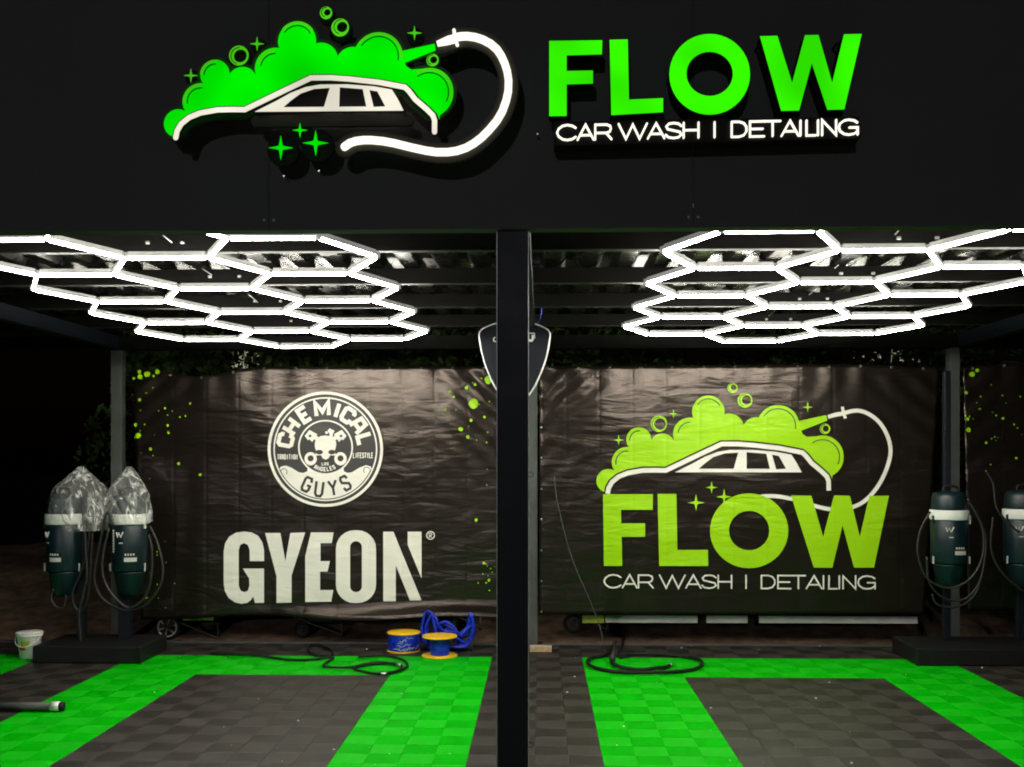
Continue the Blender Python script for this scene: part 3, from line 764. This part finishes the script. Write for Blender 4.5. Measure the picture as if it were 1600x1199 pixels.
# --- right banner
rb = banner('large black banner printed with a green foaming car above the word FLOW', lambda x: 572-4*(x-843)/630+6*max(0, (x-1360)/110)**.8,
            lambda x: 961, lambda v: 842.5, lambda v: 1471-26*v, None, seed=4)
zr = MAPB(YPr, 900, 580, 3.077)
lay('print_foam', [foam()], zr, 1, M['p_lime'], rb)
for (cx, cy, r, a0, a1) in SHINE:
    lay('print_line', [stroke(circ(cx, cy, r, 16, a0=math.radians(a0), a1=math.radians(a1)), 5)], zr, 2, M['p_black'], rb)
lay('print_car', [stroke(CAR, 22, False)], zr, 1.5, M['p_white'], rb)
lay('print_car_windows', GLASS, zr, 1.5, M['p_white'], rb)
for (cx, cy, r, dx, dy, ri) in BUB:
    lay('print_bubble', [circ(cx, cy, r), circ(dx, dy, ri)[::-1]], zr, 1, M['p_lime'], rb)
    lay('print_line', [stroke(circ(dx-5, dy, (r+ri)/2, 14, a0=.6*PI, a1=1.5*PI), 3.5)], zr, 2, M['p_black'], rb)
for (cx, cy, r) in STARS: lay('print_sparkle', [star(cx, cy, r)], zr, 1.2 if cx != 712 else 1.7, M['p_lime'], rb)
HB = smoothline([(x, y, 0) for x, y in [(895,602),(935,601),(980,604),(1060,620),(1140,646),(1200,661),(1250,666),(1320,657),(1380,630),(1430,582),(1470,522),(1500,450),(1512,385),(1500,320),(1465,255),(1410,208),(1350,190),(1280,204)]], 3)
lay('print_hose', [stroke([(p.x, p.y) for p in HB], 19)], zr, 2.2, M['p_white'], rb)
lay('print_hose', [[(1209,212),(1250,199),(1282,195),(1284,214),(1250,220),(1213,229)]], zr, 2.5, M['p_white'], rb)
lay('print_hose', [stroke([(1280,172),(1284,195),(1295,228)], 14, False)], zr, 2.8, M['p_white'], rb)
FB = [[[(130,592),(370,592),(368,667),(216,667),(217,732),(332,732),(332,797),(219,797),(222,937),(134,937)]],
      [[(392,591),(482,591),(487,860),(634,860),(635,937),(400,937)]],
      [circ(832,768,188,44,180), circ(832,767,97,36,95)[::-1]],
      [[(1033,598),(1131,600),(1188,797),(1240,598),(1316,600),(1364,797),(1410,600),(1504,600),(1432,945),(1336,945),(1281,742),(1232,945),(1143,945)]]]
for ll in FB: lay('print_letter', ll, zr, 3, M['p_lime'], rb)
def fn_ban(u, v):
    t = (u-45)/1447; q = P(930+u/3.404, 880+(62+7*t+v*69)/3.404, YPr); return (q.x, q.z)
tagline(rb, fn_ban, YPr-.0012, .0145, M['p_white'], 'print_letter', th=.0006, layer=.0003)
# eyelets down the post edge
for y in range(620, 960, 48):
    p = P(846, y, YN+.008); b = MB(); b.tube([(p.x+.007*math.cos(a*PI/4), p.y, p.z+.007*math.sin(a*PI/4)) for a in range(8)], .003, 6, closed=True); b.build('eyelet', M['chrome'], rb)
# --- far right banner
fb = banner('black banner at the right edge splashed with lime paint spots', lambda x: 574-9*(x-1500)/100 if x < 1600 else 565, lambda x: 955, lambda v: 1508+6*v, lambda v: 1900, None, seed=9)
pts = [(1519,585,5),(1527,579,3.5),(1510,614,3),(1512,655,3),(1513,672,4.5),(1508,650,2),(1541,692,2.4),(1588,716,2.6),(1567,654,2.4)]
crowd(pts, 1560, 650, 30, 50, 26, .7, 1.6, (1515, 1598, 582, 740)); splash(fb, pts)

# ================================================================== SHIELD SIGN
YSH = 8.2
sh = thing('shield_sign', 'black shield sign with pale tube border hanging behind the centre post', 'sign', P(804, 640, YSH))
half = [(804,502),(828,505),(856,517),(857,535),(852,560),(843,585),(832,607),(820,622),(804,632)]
outl = smoothline([(x, y, 0) for x, y in half], 4)
outl = [(p.x, p.y) for p in outl]; full = outl+[(1608-x, y) for x, y in outl[::-1]][1:-1]
fsx = MAPB(YSH, 0, 0, 1)
part('face', [full], fsx, YSH, .07, M['black_paint'], sh)
b = MB(); b.tube([(fsx(p)[0], YSH+.012, fsx(p)[1]) for p in full], .012, 8, closed=True); b.build('border', M['alu'], sh)
b = MB(); b.tube([(fsx(p)[0], YSH+.075, fsx(p)[1]) for p in full], .012, 8, closed=True); b.build('border', M['alu'], sh)
b = MB(); b.poly([[fsx(p) for p in stroke([(825,523.5),(825,530),(827,532.5),(830.5,532.5),(832.5,530),(832.5,523.5)], 3.6, False)]], YSH-.004, .003)
b.poly([[fsx(p) for p in stroke([(822,521),(835,521),(835.5,529)], 1.2, False)]], YSH-.0045, .003); b.build('letter', M['white_pl'], sh)
b = MB(); b.poly([[fsx(p) for p in stroke([(774,527),(771.5,529),(771.5,533),(775,534.5)], 1.8, False)]], YSH-.004, .003); b.build('letter', M['white_pl'], sh)
b = MB()
for px in (822, 834): 
    p = P(px, 506, YSH+.03); b.tube([p, (p.x, p.y, 2.94)], .0065, 6)
b.build('hanging_rod', M['alu'], sh)
b = MB(); b.tube(smoothline([P(839,508,YSH+.05), P(845,492,YSH+.05), P(846,478,YSH+.05), P(842,468,YSH+.05), P(849,455,YSH+.05), P(848,430,YSH+.05)], 6), .006, 6)
tag(b.build('hanging_cord', M['blue'], None, P(845,480,YSH+.05)), 'thin blue cord dangling beside the shield sign', 'cord')

# ================================================================== VACUUM STATIONS
def stand(label, x0, x1, py_front, poles, ztops):
    a = G(x0, py_front); c = G(x1, py_front); t = thing('vacuum_stand', label, 'stand', ((a.x+c.x)/2, a.y+.35, 0))
    b = MB(); b.bbox((a.x, a.y, .002), (c.x, a.y+.62, .15), .012); b.build('plinth', M['rubber'], t)
    for (px, w, zt) in poles:
        p = P(px, 900, a.y+.42); b = MB(); b.bbox((p.x-w, a.y+.42-w, .151), (p.x+w, a.y+.42+w, zt), .006); b.build('pole', M['black_paint'], t)
    for (px, z) in ztops:
        p = P(px, 900, a.y+.3); b = MB(); b.bbox((p.x-.03, a.y+.385, z-.02), (p.x+.03, a.y+.46, z+.02), .004); b.build('bracket', M['black_paint'], t)
    return t
def vac(cx, ptop, pbot, Y, label, turn=0, r=.165):
    """wall hung vacuum: head, pale band, body and dust tank"""
    top = P(cx, ptop, Y); bot = P(cx, pbot, Y); h = top.z-bot.z; c = (top.x, Y, bot.z)
    t = thing('vacuum_cleaner', label, 'vacuum cleaner', c, 'wall hung vacuum cleaners')
    def ring_(name, prof, m): b = MB(); b.lathe(c, prof, 28); return b.build(name, m, t)
    ring_('dust_tank', [(r*.50,0),(r*.66,.02*h),(r*.80,.22*h),(r*.84,.24*h)], M['teal'])
    ring_('body', [(r*.90,.243*h),(r*.94,.26*h),(r*.96,.69*h),(r*.93,.70*h)], M['teal'])
    ring_('band', [(r*.98,.703*h),(r*1.0,.715*h),(r*1.0,.795*h),(r*.98,.805*h)], M['white_pl'])
    hd = ring_('motor_head', [(r*.92,.808*h),(r*.93,.82*h),(r*.88,.94*h),(r*.80,.985*h),(r*.5,h)], M['teal'])
    b = MB(); b.tube(smoothline([(c[0]-r*.4, Y-r*.2, c[2]+h*.99), (c[0]-r*.3, Y-r*.2, c[2]+h*1.05), (c[0]+r*.3, Y-r*.2, c[2]+h*1.05), (c[0]+r*.4, Y-r*.2, c[2]+h*.99)], 5), .012, 8); b.build('handle', M['rubber'], hd)
    for s_ in (-1, 1):
        a = -PI/2+s_*1.25; x, y = c[0]+r*1.0*math.cos(a), Y+r*1.0*math.sin(a)
        b = MB(); b.bbox((x-.007, y-.007, c[2]+.24*h), (x+.007, y+.007, c[2]+.32*h), .004); b.build('latch', M['label'], t)
        b = MB(); b.bbox((x-.009, y-.009, c[2]+.66*h), (x+.009, y+.009, c[2]+.75*h), .004); b.build('latch', M['white_pl'] if s_ > 0 else M['teal'], t)
    def patch(name, a0, a1, z0, z1, m, off=.003):
        b = MB(); n_ = 6; vs = []
        for rr in (r*.965+off, r*.965):
            for k in range(n_+1):
                a = -PI/2+turn+a0+(a1-a0)*k/n_
                vs += [(c[0]+rr*math.cos(a), Y+rr*math.sin(a), c[2]+z0*h), (c[0]+rr*math.cos(a), Y+rr*math.sin(a), c[2]+z1*h)]
        fs = []; o = 2*(n_+1)
        for k in range(n_):
            fs += [(2*k, 2*k+2, 2*k+3, 2*k+1), (o+2*k+1, o+2*k+3, o+2*k+2, o+2*k), (2*k+1, 2*k+3, o+2*k+3, o+2*k+1), (2*k, o+2*k, o+2*k+2, 2*k+2)]
        fs += [(0, 1, o+1, o), (2*n_, o+2*n_, o+2*n_+1, 2*n_+1)]
        b.add(vs, fs); return b.build(name, m, t)
    patch('label_plate', .08, .75, .345, .385, M['label']); patch('label_plate', .08, .75, .395, .435, M['rubber'])
    for k in range(4): patch('label_plate', .12+.14*k, .2+.14*k, .405, .425, M['label'], .005)
    patch('badge', -.22, .0, .522, .532, M['label'])
    b = MB(); W_ = [(-.38,.63),(-.30,.585),(-.22,.625),(-.12,.585),(.02,.635)]
    pts = [(c[0]+(r*.965+.002)*math.cos(-PI/2+turn+a), Y+(r*.965+.002)*math.sin(-PI/2+turn+a), c[2]+z*h) for a, z in W_]
    b.tube(pts, .006, 6); b.build('logo', M['white_pl'], t)
    return t
YV = 9.12
stand('low black plinth with poles carrying the two bag covered vacuums', 50, 222, 1037, ((128,.035,1.5),(196,.05,1.5)), ((110,1.25),(205,1.25)))
va = vac(203, 772, 930, YV, 'vacuum cleaner under the smaller pointed plastic bag beside the left banner', .0)
vb = vac(101, 772, 930, YV, 'vacuum cleaner under the wide crumpled plastic bag at far left', -.5)
stand('low black plinth carrying the vacuums at the right end', 1432, 1700, 1041, ((1479,.03,2.55),(1592,.03,1.4)), ((1483,1.25),(1592,1.25)))
vc = vac(1483, 768, 916, YV, 'uncovered vacuum cleaner with white band hanging right of the FLOW banner', -.15)
vd = vac(1598, 766, 916, YV, 'uncovered vacuum cleaner cut off by the right edge of the photo', -.4)
# vertical brand strip on the left vacuum
b = MB(); rr = .165*.965+.002
for k in range(9):
    a = -PI/2-.62; p = P(186, 828+k*4, YV); x = va.location.x+rr*math.cos(a); y = YV+rr*math.sin(a)
    b.bbox((x-.006, y-.004, p.z-.008), (x+.006, y+.002, p.z+.008), .001)
b.build('lettering', M['label'], va)
def hose_thing(pxs, Y, r, label, m='hose_grey', dy=None, group=None, name='vacuum_hose', cat='hose', fittings=False):
    pts = [P(x, y, Y+(dy[i] if dy else 0)) for i, (x, y) in enumerate(pxs)]
    b = MB(); pts = smoothline(pts, 7); b.tube(pts, r, 8); o = b.build(name, M[m], None, pts[0])
    return tag(o, label, cat, group)
hg = 'hoses hanging from the vacuums'
hose_thing([(176,822),(168,800),(160,830),(150,880),(148,910),(160,935),(185,951),(205,954),(230,943),(250,915),(254,885),(246,850),(234,822)], YV-.14, .013, 'outermost hose loop hanging round the left pair vacuum nearest the banner', group=hg)
hose_thing([(170,826),(162,860),(160,895),(172,925),(195,948),(210,948),(228,930),(236,900),(237,860),(232,835)], YV-.19, .013, 'inner hose loop hanging under the vacuum nearest the left banner', group=hg)
hose_thing([(132,820),(134,860),(136,900),(130,930),(124,960),(126,1004)], YV-.12, .014, 'hose running straight down between the two bagged vacuums to the plinth', group=hg)
hose_thing([(140,822),(138,850),(128,890),(113,930),(122,955),(134,945),(140,910),(143,860),(145,824)], YV-.05, .013, 'narrow slack hose loop between the two bagged vacuums', group=hg)
hose_thing([(84,920),(80,935),(88,948),(100,948),(103,930)], YV-.1, .010, 'short hose loop under the far left vacuum', group=hg)
hose_thing([(1453,800),(1438,830),(1434,865),(1446,900),(1470,917),(1495,917),(1520,900),(1535,870),(1536,830),(1524,800),(1512,780)], YV-.2, .010, 'round hose loop circling the uncovered vacuum beside the FLOW banner', group=hg)
hose_thing([(1448,870),(1452,910),(1475,935),(1505,937),(1528,915),(1538,880),(1540,840),(1528,806),(1514,786)], YV-.13, .010, 'second lower hose loop under the uncovered vacuum by the FLOW banner', group=hg)
hose_thing([(1456,928),(1464,944),(1490,949),(1515,938),(1530,915),(1541,860)], YV-.08, .010, 'lowest slack hose loop under the uncovered vacuum by the FLOW banner', group=hg)
hose_thing([(1552,808),(1548,850),(1556,880),(1575,905),(1600,925)], YV-.15, .010, 'hose curving down left of the rightmost vacuum', group=hg)
hose_thing([(1540,735),(1552,757),(1556,790),(1570,812),(1592,832)], YV-.2, .009, 'wand hose slung diagonally over the rightmost vacuum', group=hg)
# plastic bags
def bag(cx, tipy, boty, prof, Y, label, seed, sq=1.0, amp=.035):
    tip = P(cx, tipy, Y); bot = P(cx, boty, Y); t = None; n_ = 56; vs = []; fs = []; K = len(prof); rows = 30
    for j in range(rows+1):
        v = j/rows; q = v*(K-1); i = min(K-2, int(q)); fr = q-i
        L_ = prof[i][0]*(1-fr)+prof[i+1][0]*fr; R_ = prof[i][1]*(1-fr)+prof[i+1][1]*fr
        z = tip.z+(bot.z-tip.z)*v
        cxw = (L_+R_)/2; rx = (R_-L_)/2
        C = P(cxw, tipy+(boty-tipy)*v, Y); rw = max(.006, rx/F*Y)
        for k in range(n_):
            a = 2*PI*k/n_
            sw = a+.5*math.sin(v*4+seed); nn = .9*noise.noise(Vector((math.cos(sw)*3.2, math.sin(sw)*3.2, v*1.8+seed)))+.55*abs(noise.noise(Vector((math.cos(sw)*8, math.sin(sw)*8, v*3+seed))))
            rr_ = rw*(1+.06*nn)+amp*nn*min(1, v*3)*.6
            vs.append((C.x+rr_*math.cos(a), Y+max(.01, min(rw, .2))*sq*math.sin(a)*(1+.2*nn), z+.018*nn*v))
    for j in range(rows):
        for k in range(n_): fs.append((j*n_+k, j*n_+(k+1) % n_, (j+1)*n_+(k+1) % n_, (j+1)*n_+k))
    fs.append(tuple(range(n_)))
    b = MB(); b.add(vs, fs, 0, False)
    return tag(b.build('plastic_bag', M['film'], None, (tip.x, Y, bot.z)), label, 'plastic bag', 'clear bags over the vacuum heads')
bag(201, 729, 817, [(199,206),(188,216),(177,224),(171,232),(169,233),(168,235),(169,236)], YV, 'narrow clear plastic bag rising to a point beside the left banner', 1.0, amp=.02)
bag(127, 729, 828, [(123,131),(106,146),(89,159),(81,170),(78,177),(76,181),(96,176)], YV-.01, 'wide crumpled clear plastic bag over the far left vacuum', 5.0, amp=.04)

# ================================================================== THINGS ON THE FLOOR
def spool(px, pyb, hpx, wflange, label, core=1.0, frac=1.0):
    c = G(px, pyb); rad = wflange/2/F*c.y; h = hpx/F*c.y
    c = G(px, pyb-4); c.z = .003
    t = thing('cable_spool', label, 'cable spool', c, 'yellow flanged spools of blue cable')
    b = MB(); b.lathe(c, [(rad,0),(rad+.003,.004),(rad+.003,.012),(rad,.015)], 32); b.build('flange', M['yellow'], t)
    b = MB(); b.lathe((c.x,c.y,c.z+h-.015), [(rad,0),(rad+.003,.004),(rad+.003,.012),(rad-.003,.015)], 32); b.build('flange', M['yellow'], t)
    b = MB(); N_ = 14; prof = []
    for k in range(N_*2+1): prof.append((rad*frac*(1 if k % 2 else .975), .016+(h-.032)*k/(N_*2)))
    b.lathe(c, prof, 32); b.build('wound_cable', M['blue'], t)
    if frac > .9:
        b = MB()
        for k in range(12):
            a0 = random.uniform(-2.4, -.6); z0 = random.uniform(.03, h-.03); a1 = a0+random.uniform(.3, .9)
            b.tube([(c.x+(rad*frac+.001)*math.cos(a0+(a1-a0)*i/5), c.y+(rad*frac+.001)*math.sin(a0+(a1-a0)*i/5), c.z+z0+(random.uniform(-.03,.03))*i/5) for i in range(6)], .0022, 5)
        b.build('wrap_film', M['label'], t)
    return t
spool(631, 1022, 31, 52, 'full spool of blue cable with yellow rim, left of the two', frac=.97)
spool(687, 1030, 33, 55, 'nearly empty yellow spool showing its narrow blue core', frac=.56)
# heap of blue cable
b = MB(); base = G(705, 1016); 
def zpt(px, py, dy=0): return P(px, py, 9.42+dy)
loops_ = [[(662,1005),(660,985),(664,962),(672,957),(679,965),(682,978),(690,985),(706,992),(716,1003)],
          [(668,1010),(667,980),(673,958),(677,975),(684,990),(700,985),(718,996),(730,985),(735,962),(738,985),(733,1005),(716,1016),(690,1014),(668,1010)],
          [(683,976),(695,974),(708,982),(714,992),(722,990),(734,980),(737,990),(728,1008),(705,1017)],
          [(676,1004),(684,996),(700,992),(716,998),(725,1006),(718,1014),(700,1018),(680,1015)],
          [(733,957),(737,972),(739,986),(734,1000),(722,1012),(708,1018)],
          [(664,990),(672,998),(688,1000),(704,996),(720,990),(736,978)]]
for q, L_ in enumerate(loops_):
    for rep in range(3):
        pts = [zpt(x+random.uniform(-2.5,2.5), min(y+random.uniform(-3,3), 1012), -.05+.035*rep+.02*math.sin(i+q)) for i, (x, y) in enumerate(L_)]
        for p in pts: p.z = max(p.z, .012)
        b.tube(smoothline(pts, 6), .0125, 7)
tag(b.build('cable_heap', M['blue'], None, (base.x, 9.42, 0)), 'loose tangle of bright blue cable looped up behind the spools', 'cable')
# hoses on the mats
def floor_hose(pxs, r, label, m='rubber', ends=True):
    pts = [G(x, y, r+.003) for x, y in pxs]
    t = thing('floor_hose', label, 'hose', pts[0])
    sp = smoothline(pts, 8)
    for i, p in enumerate(sp): p.z = r+.003+.004*(1+math.sin(i*.23))
    b = MB(); b.tube(sp, r, 8); b.build('hose', M[m], t)
    if ends:
        d = (sp[-1]-sp[-4]).normalized(); b = MB(); b.tube([sp[-1], sp[-1]+d*.05], [r*1.25, r*1.1], 8); b.build('coupling', M['chrome'], t)
    return t
floor_hose([(330,1022),(400,1026),(450,1031),(495,1030),(517,1026),(519,1019),(510,1012),(495,1008),(484,1010),(482,1017),(492,1024),(512,1027),(520,1029),(505,1040),(520,1044),(548,1044),(580,1038),(610,1037),(628,1042),(618,1050),(590,1053),(563,1050),(553,1046),(562,1040),(590,1036),(620,1040)], .011, 'thin black hose lying in a loose squiggle on the left green mat')
floor_hose([(560,1027),(600,1026),(630,1032),(636,1041),(625,1049),(604,1053)], .011, 'short black hose end curving round on the left green mat')
floor_hose([(962,1004),(955,1014),(944,1024),(924,1028),(918,1036),(925,1042),(950,1048),(990,1052),(1030,1052),(1065,1049),(1090,1044),(1097,1037),(1088,1030),(1060,1025),(1020,1023),(985,1024),(967,1026),(972,1010),(975,995)], .015, 'thick black hose laid in a wide ring on the right green mat', ends=False)
floor_hose([(956,1036),(962,1041),(975,1044),(1000,1047),(1020,1046),(1035,1044),(1046,1040)], .016, 'short thick black hose curved inside the ring on the right mat')
b = MB(); p = G(957, 1038); b.tube([p+Vector((0,0,.03)), p+Vector((.01,.05,.08)), p+Vector((.05,.30,.16))], [.03,.020,.006], 8)
tag(b.build('spray_nozzle', M['hose_grey'], None, p), 'dark spray nozzle propped inside the hose ring on the right mat', 'nozzle')
# pipe at lower left
p0 = G(-30, 1112); p1 = G(97, 1112)
t = thing('vacuum_tube', 'grey pipe with dark collar lying on the mat at lower left', 'pipe', p1)
d = (p1-p0).normalized(); up = Vector((0,0,.036))
b = MB(); b.tube([p0+up, p1+up-d*.06], .029, 14); b.build('pipe', M['post_grey'], t)
b = MB(); b.tube([p1+up-d*.075, p1+up-d*.015], .034, 14); b.build('collar', M['alu'], t)
b = MB(); b.tube([p1+up-d*.015, p1+up+d*.012], .031, 14); b.build('cuff', M['rubber'], t)
# bucket
c = G(46, 1027); t = thing('bucket', 'white plastic bucket with red and green print at the far left', 'bucket', c)
b = MB(); n_ = 26; prof = [(.075,0),(.080,.004),(.100,.185),(.104,.19),(.112,.195),(.112,.21),(.106,.212)]; b.lathe(c, prof, n_); b.build('pail', M['white_pl'], t)
b = MB(); b.lathe((c.x,c.y,c.z+.2125), [(.108,0),(.116,.006),(.108,.016)], n_); b.build('lid', M['white_pl'], t)
b = MB(); b.tube([(c.x-.112*math.cos(a), c.y-.118*math.sin(a)-.004, c.z+.20-.09*math.sin(a)) for a in [PI*k/14 for k in range(15)]], .004, 6); b.build('handle', M['alu'], t)
def pat(z0, z1, a0, a1, m):
    b = MB(); vs = []; n2 = 6
    for k in range(n2+1):
        a = a0+(a1-a0)*k/n2
        for z in (z0, z1):
            r_ = .080+.020*z/.18+.0012; vs.append((c.x+r_*math.cos(a), c.y+r_*math.sin(a), c.z+z))
    b.add(vs, [(2*k, 2*k+2, 2*k+3, 2*k+1) for k in range(n2)]); b.build('label_print', m, t)
pat(.075, .105, -2.2, -1.5, M['red']); pat(.11, .16, -1.9, -1.1, M['lime_rail'])
# wooden block by the post foot
b = MB(); q = G(845, 1020); b.bbox((q.x-.10, q.y+.0, .003), (q.x+.10, q.y+.09, .055), .003)
b.box((q.x-.03, q.y-.001, .010), (q.x-.0295, q.y+.0005, .05))
tag(b.build('wood_block', M['wood'], None, (q.x, q.y, 0)), 'short pale wooden offcut lying against the foot of the centre back post', 'wood block')
# slack wire
b = MB(); b.tube(smoothline([P(866,745,9.52), P(872,790,9.5), P(893,870,9.48), P(918,930,9.46), P(936,975,9.45), P(943,1007,9.44)], 6), [.005]*31, 6)
tag(b.build('slack_wire', M['post_grey'], None, P(943,1007,9.44)), 'thin grey wire slanting down across the left side of the FLOW banner', 'wire')
# rail and carts behind the banners
def rail(x0, x1, m, label, Y=9.70, y0=962, y1=974):
    a = P(x0, y0, Y); c_ = P(x1, y1, Y); b = MB(); b.bbox((a.x, Y, c_.z), (c_.x, Y+.03, a.z), .003)
    return tag(b.build('rail', m, None, (a.x, Y, c_.z)), label, 'rail', 'low rail behind the banners')
rail(910, 944, M['lime_rail'], 'short lime green rail piece showing below the left end of the FLOW banner')
rail(946, 1090, M['pale_rail'], 'pale rail stretch below CAR WASH on the FLOW banner')
rail(1104, 1168, M['pale_rail'], 'short middle piece of pale rail below the FLOW banner', y0=962.5)
rail(1186, 1434, M['pale_rail'], 'longest pale rail stretch below DETAILING on the FLOW banner', y0=963, y1=975)
rail(285, 333, M['lime_rail'], 'short lime green rail piece right of the spoked wheel under the left banner', y0=963, y1=970)
def cart(px, py, r, Y, w, label, spokes=5):
    c_ = P(px, py, Y); t = thing('equipment_cart', label, 'cart', (c_.x, Y, 0), 'wheeled machines parked behind the banners')
    wh = MB(); N_ = 24
    wh.tube([(c_.x+(r-.012)*math.cos(2*PI*k/N_), Y, c_.z+(r-.012)*math.sin(2*PI*k/N_)) for k in range(N_)], .018, 8, closed=True); wh = wh.build('wheel', M['rubber'], t)
    b = MB(); b.tube([(c_.x+(r-.034)*math.cos(2*PI*k/N_), Y-.012, c_.z+(r-.034)*math.sin(2*PI*k/N_)) for k in range(N_)], .008, 6, closed=True)
    for k in range(spokes):
        a = 2*PI*k/spokes+.3; b.tube([(c_.x, Y-.012, c_.z), (c_.x+(r-.035)*math.cos(a), Y-.012, c_.z+(r-.035)*math.sin(a))], .009, 6)
    b.tube([(c_.x, Y-.03, c_.z), (c_.x, Y+.02, c_.z)], .022, 10); b.build('rim', M['alu'] if spokes == 6 else M['post_grey'], wh)
    b = MB(); b.bbox((c_.x+.02, Y+.04, c_.z+.05), (c_.x+w, Y+.30, c_.z+.42), .03); b.build('tank', M['black_paint'], t)
    b = MB(); b.tube(smoothline([(c_.x-.05, Y+.0, c_.z+.12), (c_.x+.1, Y+.02, c_.z+.05), (c_.x+w*.8, Y+.02, c_.z-r+.05), (c_.x+w, Y+.02, c_.z-r+.02)], 5), .010, 8)
    b.tube([(c_.x-.1, Y+.03, c_.z+.10), (c_.x+.05, Y+.03, c_.z+.16), (c_.x+.12, Y+.03, c_.z+.3)], .012, 8); b.build('frame', M['post_grey'], t)
    zf = c_.z-r
    b = MB(); b.tube([(c_.x+w-.02, Y+.05, c_.z+.06), (c_.x+w-.02, Y+.05, zf+.005)], .016, 8); b.build('leg', M['post_grey'], t)
    return t
cart(262, 980, .125, 9.92, .5, 'dark machine on a pale spoked wheel under the left corner of the left banner', 6)
cart(472, 984, .075, 9.95, .4, 'dark machine on a small wheel below the letter G banner', 5)
cart(895, 974, .09, 9.94, .36, 'dark machine on a spoked wheel below the left end of the FLOW banner', 5)
cart(705, 975, .07, 9.97, .3, 'dark machine on a small wheel hidden behind the blue cable', 5)

# ================================================================== PLANTING BEHIND
def tree(x, y, h, w, dens, label, m='leaf', n_=2600, seed=0):
    rnd = random.Random(seed); t = thing('tree', label, 'tree', (x, y, 0), 'dark trees behind the carport')
    b = MB(); b.tube([(x, y, -.03), (x+.05, y, h*.4), (x-.04, y+.05, h*.75)], [.09,.06,.03], 8)
    for k in range(7):
        a = rnd.uniform(0, 2*PI); z = h*rnd.uniform(.35, .6); b.tube([(x, y, z), (x+w*.4*math.cos(a), y+w*.3*math.sin(a), z+h*.25)], [.035,.01], 6)
    b.build('trunk', M['bark'], t)
    b = MB(); cl = [(x+rnd.gauss(0, w*.35), y+rnd.gauss(0, w*.25), h*rnd.uniform(.45, .95), rnd.uniform(.22, .5)) for _ in range(22)]
    for _ in range(n_):
        c_ = rnd.choice(cl); v = Vector((rnd.gauss(0,1), rnd.gauss(0,1), rnd.gauss(0,1))).normalized()*c_[3]*rnd.uniform(.5, 1)**.5
        p = Vector(c_[:3])+v; s_ = rnd.uniform(.03, .075)
        a = Vector((rnd.gauss(0,1), rnd.gauss(0,1), rnd.gauss(0,1))).normalized(); d_ = a.orthogonal().normalized()
        b.add([p-a*s_, p+d_*s_*.45, p+a*s_, p-d_*s_*.45], [(0,1,2,3)])
    tag(b.build('crown', M[m], t), kind='stuff')
for k, (x, y, h, w, lab) in enumerate([(-4.3,12.4,3.5,1.3,'dark leafy tree behind the left end of the left banner'),
      (-2.4,11.4,3.2,1.5,'dark green tree showing above the badge of the left banner'),
      (-.9,11.8,3.3,1.2,'dark green tree showing above the right end of the left banner'),
      (.9,11.5,3.2,1.4,'dark green tree above the left half of the FLOW banner'),
      (2.7,11.3,3.2,1.4,'green tree above the right half of the FLOW banner'),
      (4.6,12,3.5,1.4,'dark leafy tree behind the far right banner')]):
    tree(x, y, h, w, 1, lab, seed=k)
# pale sprigs hanging over the banner tops
def sprig(x0, x1, y0, y1, Y, n_, label, seed, m='leaf_pale', s0=.006, s1=.017):
    rnd = random.Random(seed); b = MB(); c0 = P((x0+x1)/2, y1, Y)
    for _ in range(n_):
        p = P(rnd.gauss((x0+x1)/2, (x1-x0)/4), rnd.uniform(y0, y1), Y+rnd.uniform(-.05, .05)); s_ = rnd.uniform(s0, s1)
        a = Vector((rnd.gauss(0,1), rnd.gauss(0,.4), rnd.gauss(0,1))).normalized(); d_ = a.cross(Vector((0,1,.3))).normalized()
        b.add([p-a*s_, p+d_*s_*.5, p+a*s_, p-d_*s_*.5], [(0,1,2,3)])
    b.tube([c0, P((x0+x1)/2+3, y0-14, Y+.05)], .004, 6)
    tag(b.build('leafy_twig', M[m], None, c0), label, 'twig', kind='stuff')
sprig(358, 402, 550, 578, 9.66, 60, 'bright pale leafy twig poking over the top of the left banner', 3)
sprig(1335, 1450, 548, 566, 9.68, 34, 'pale leafy twig over the right end of the FLOW banner', 4)
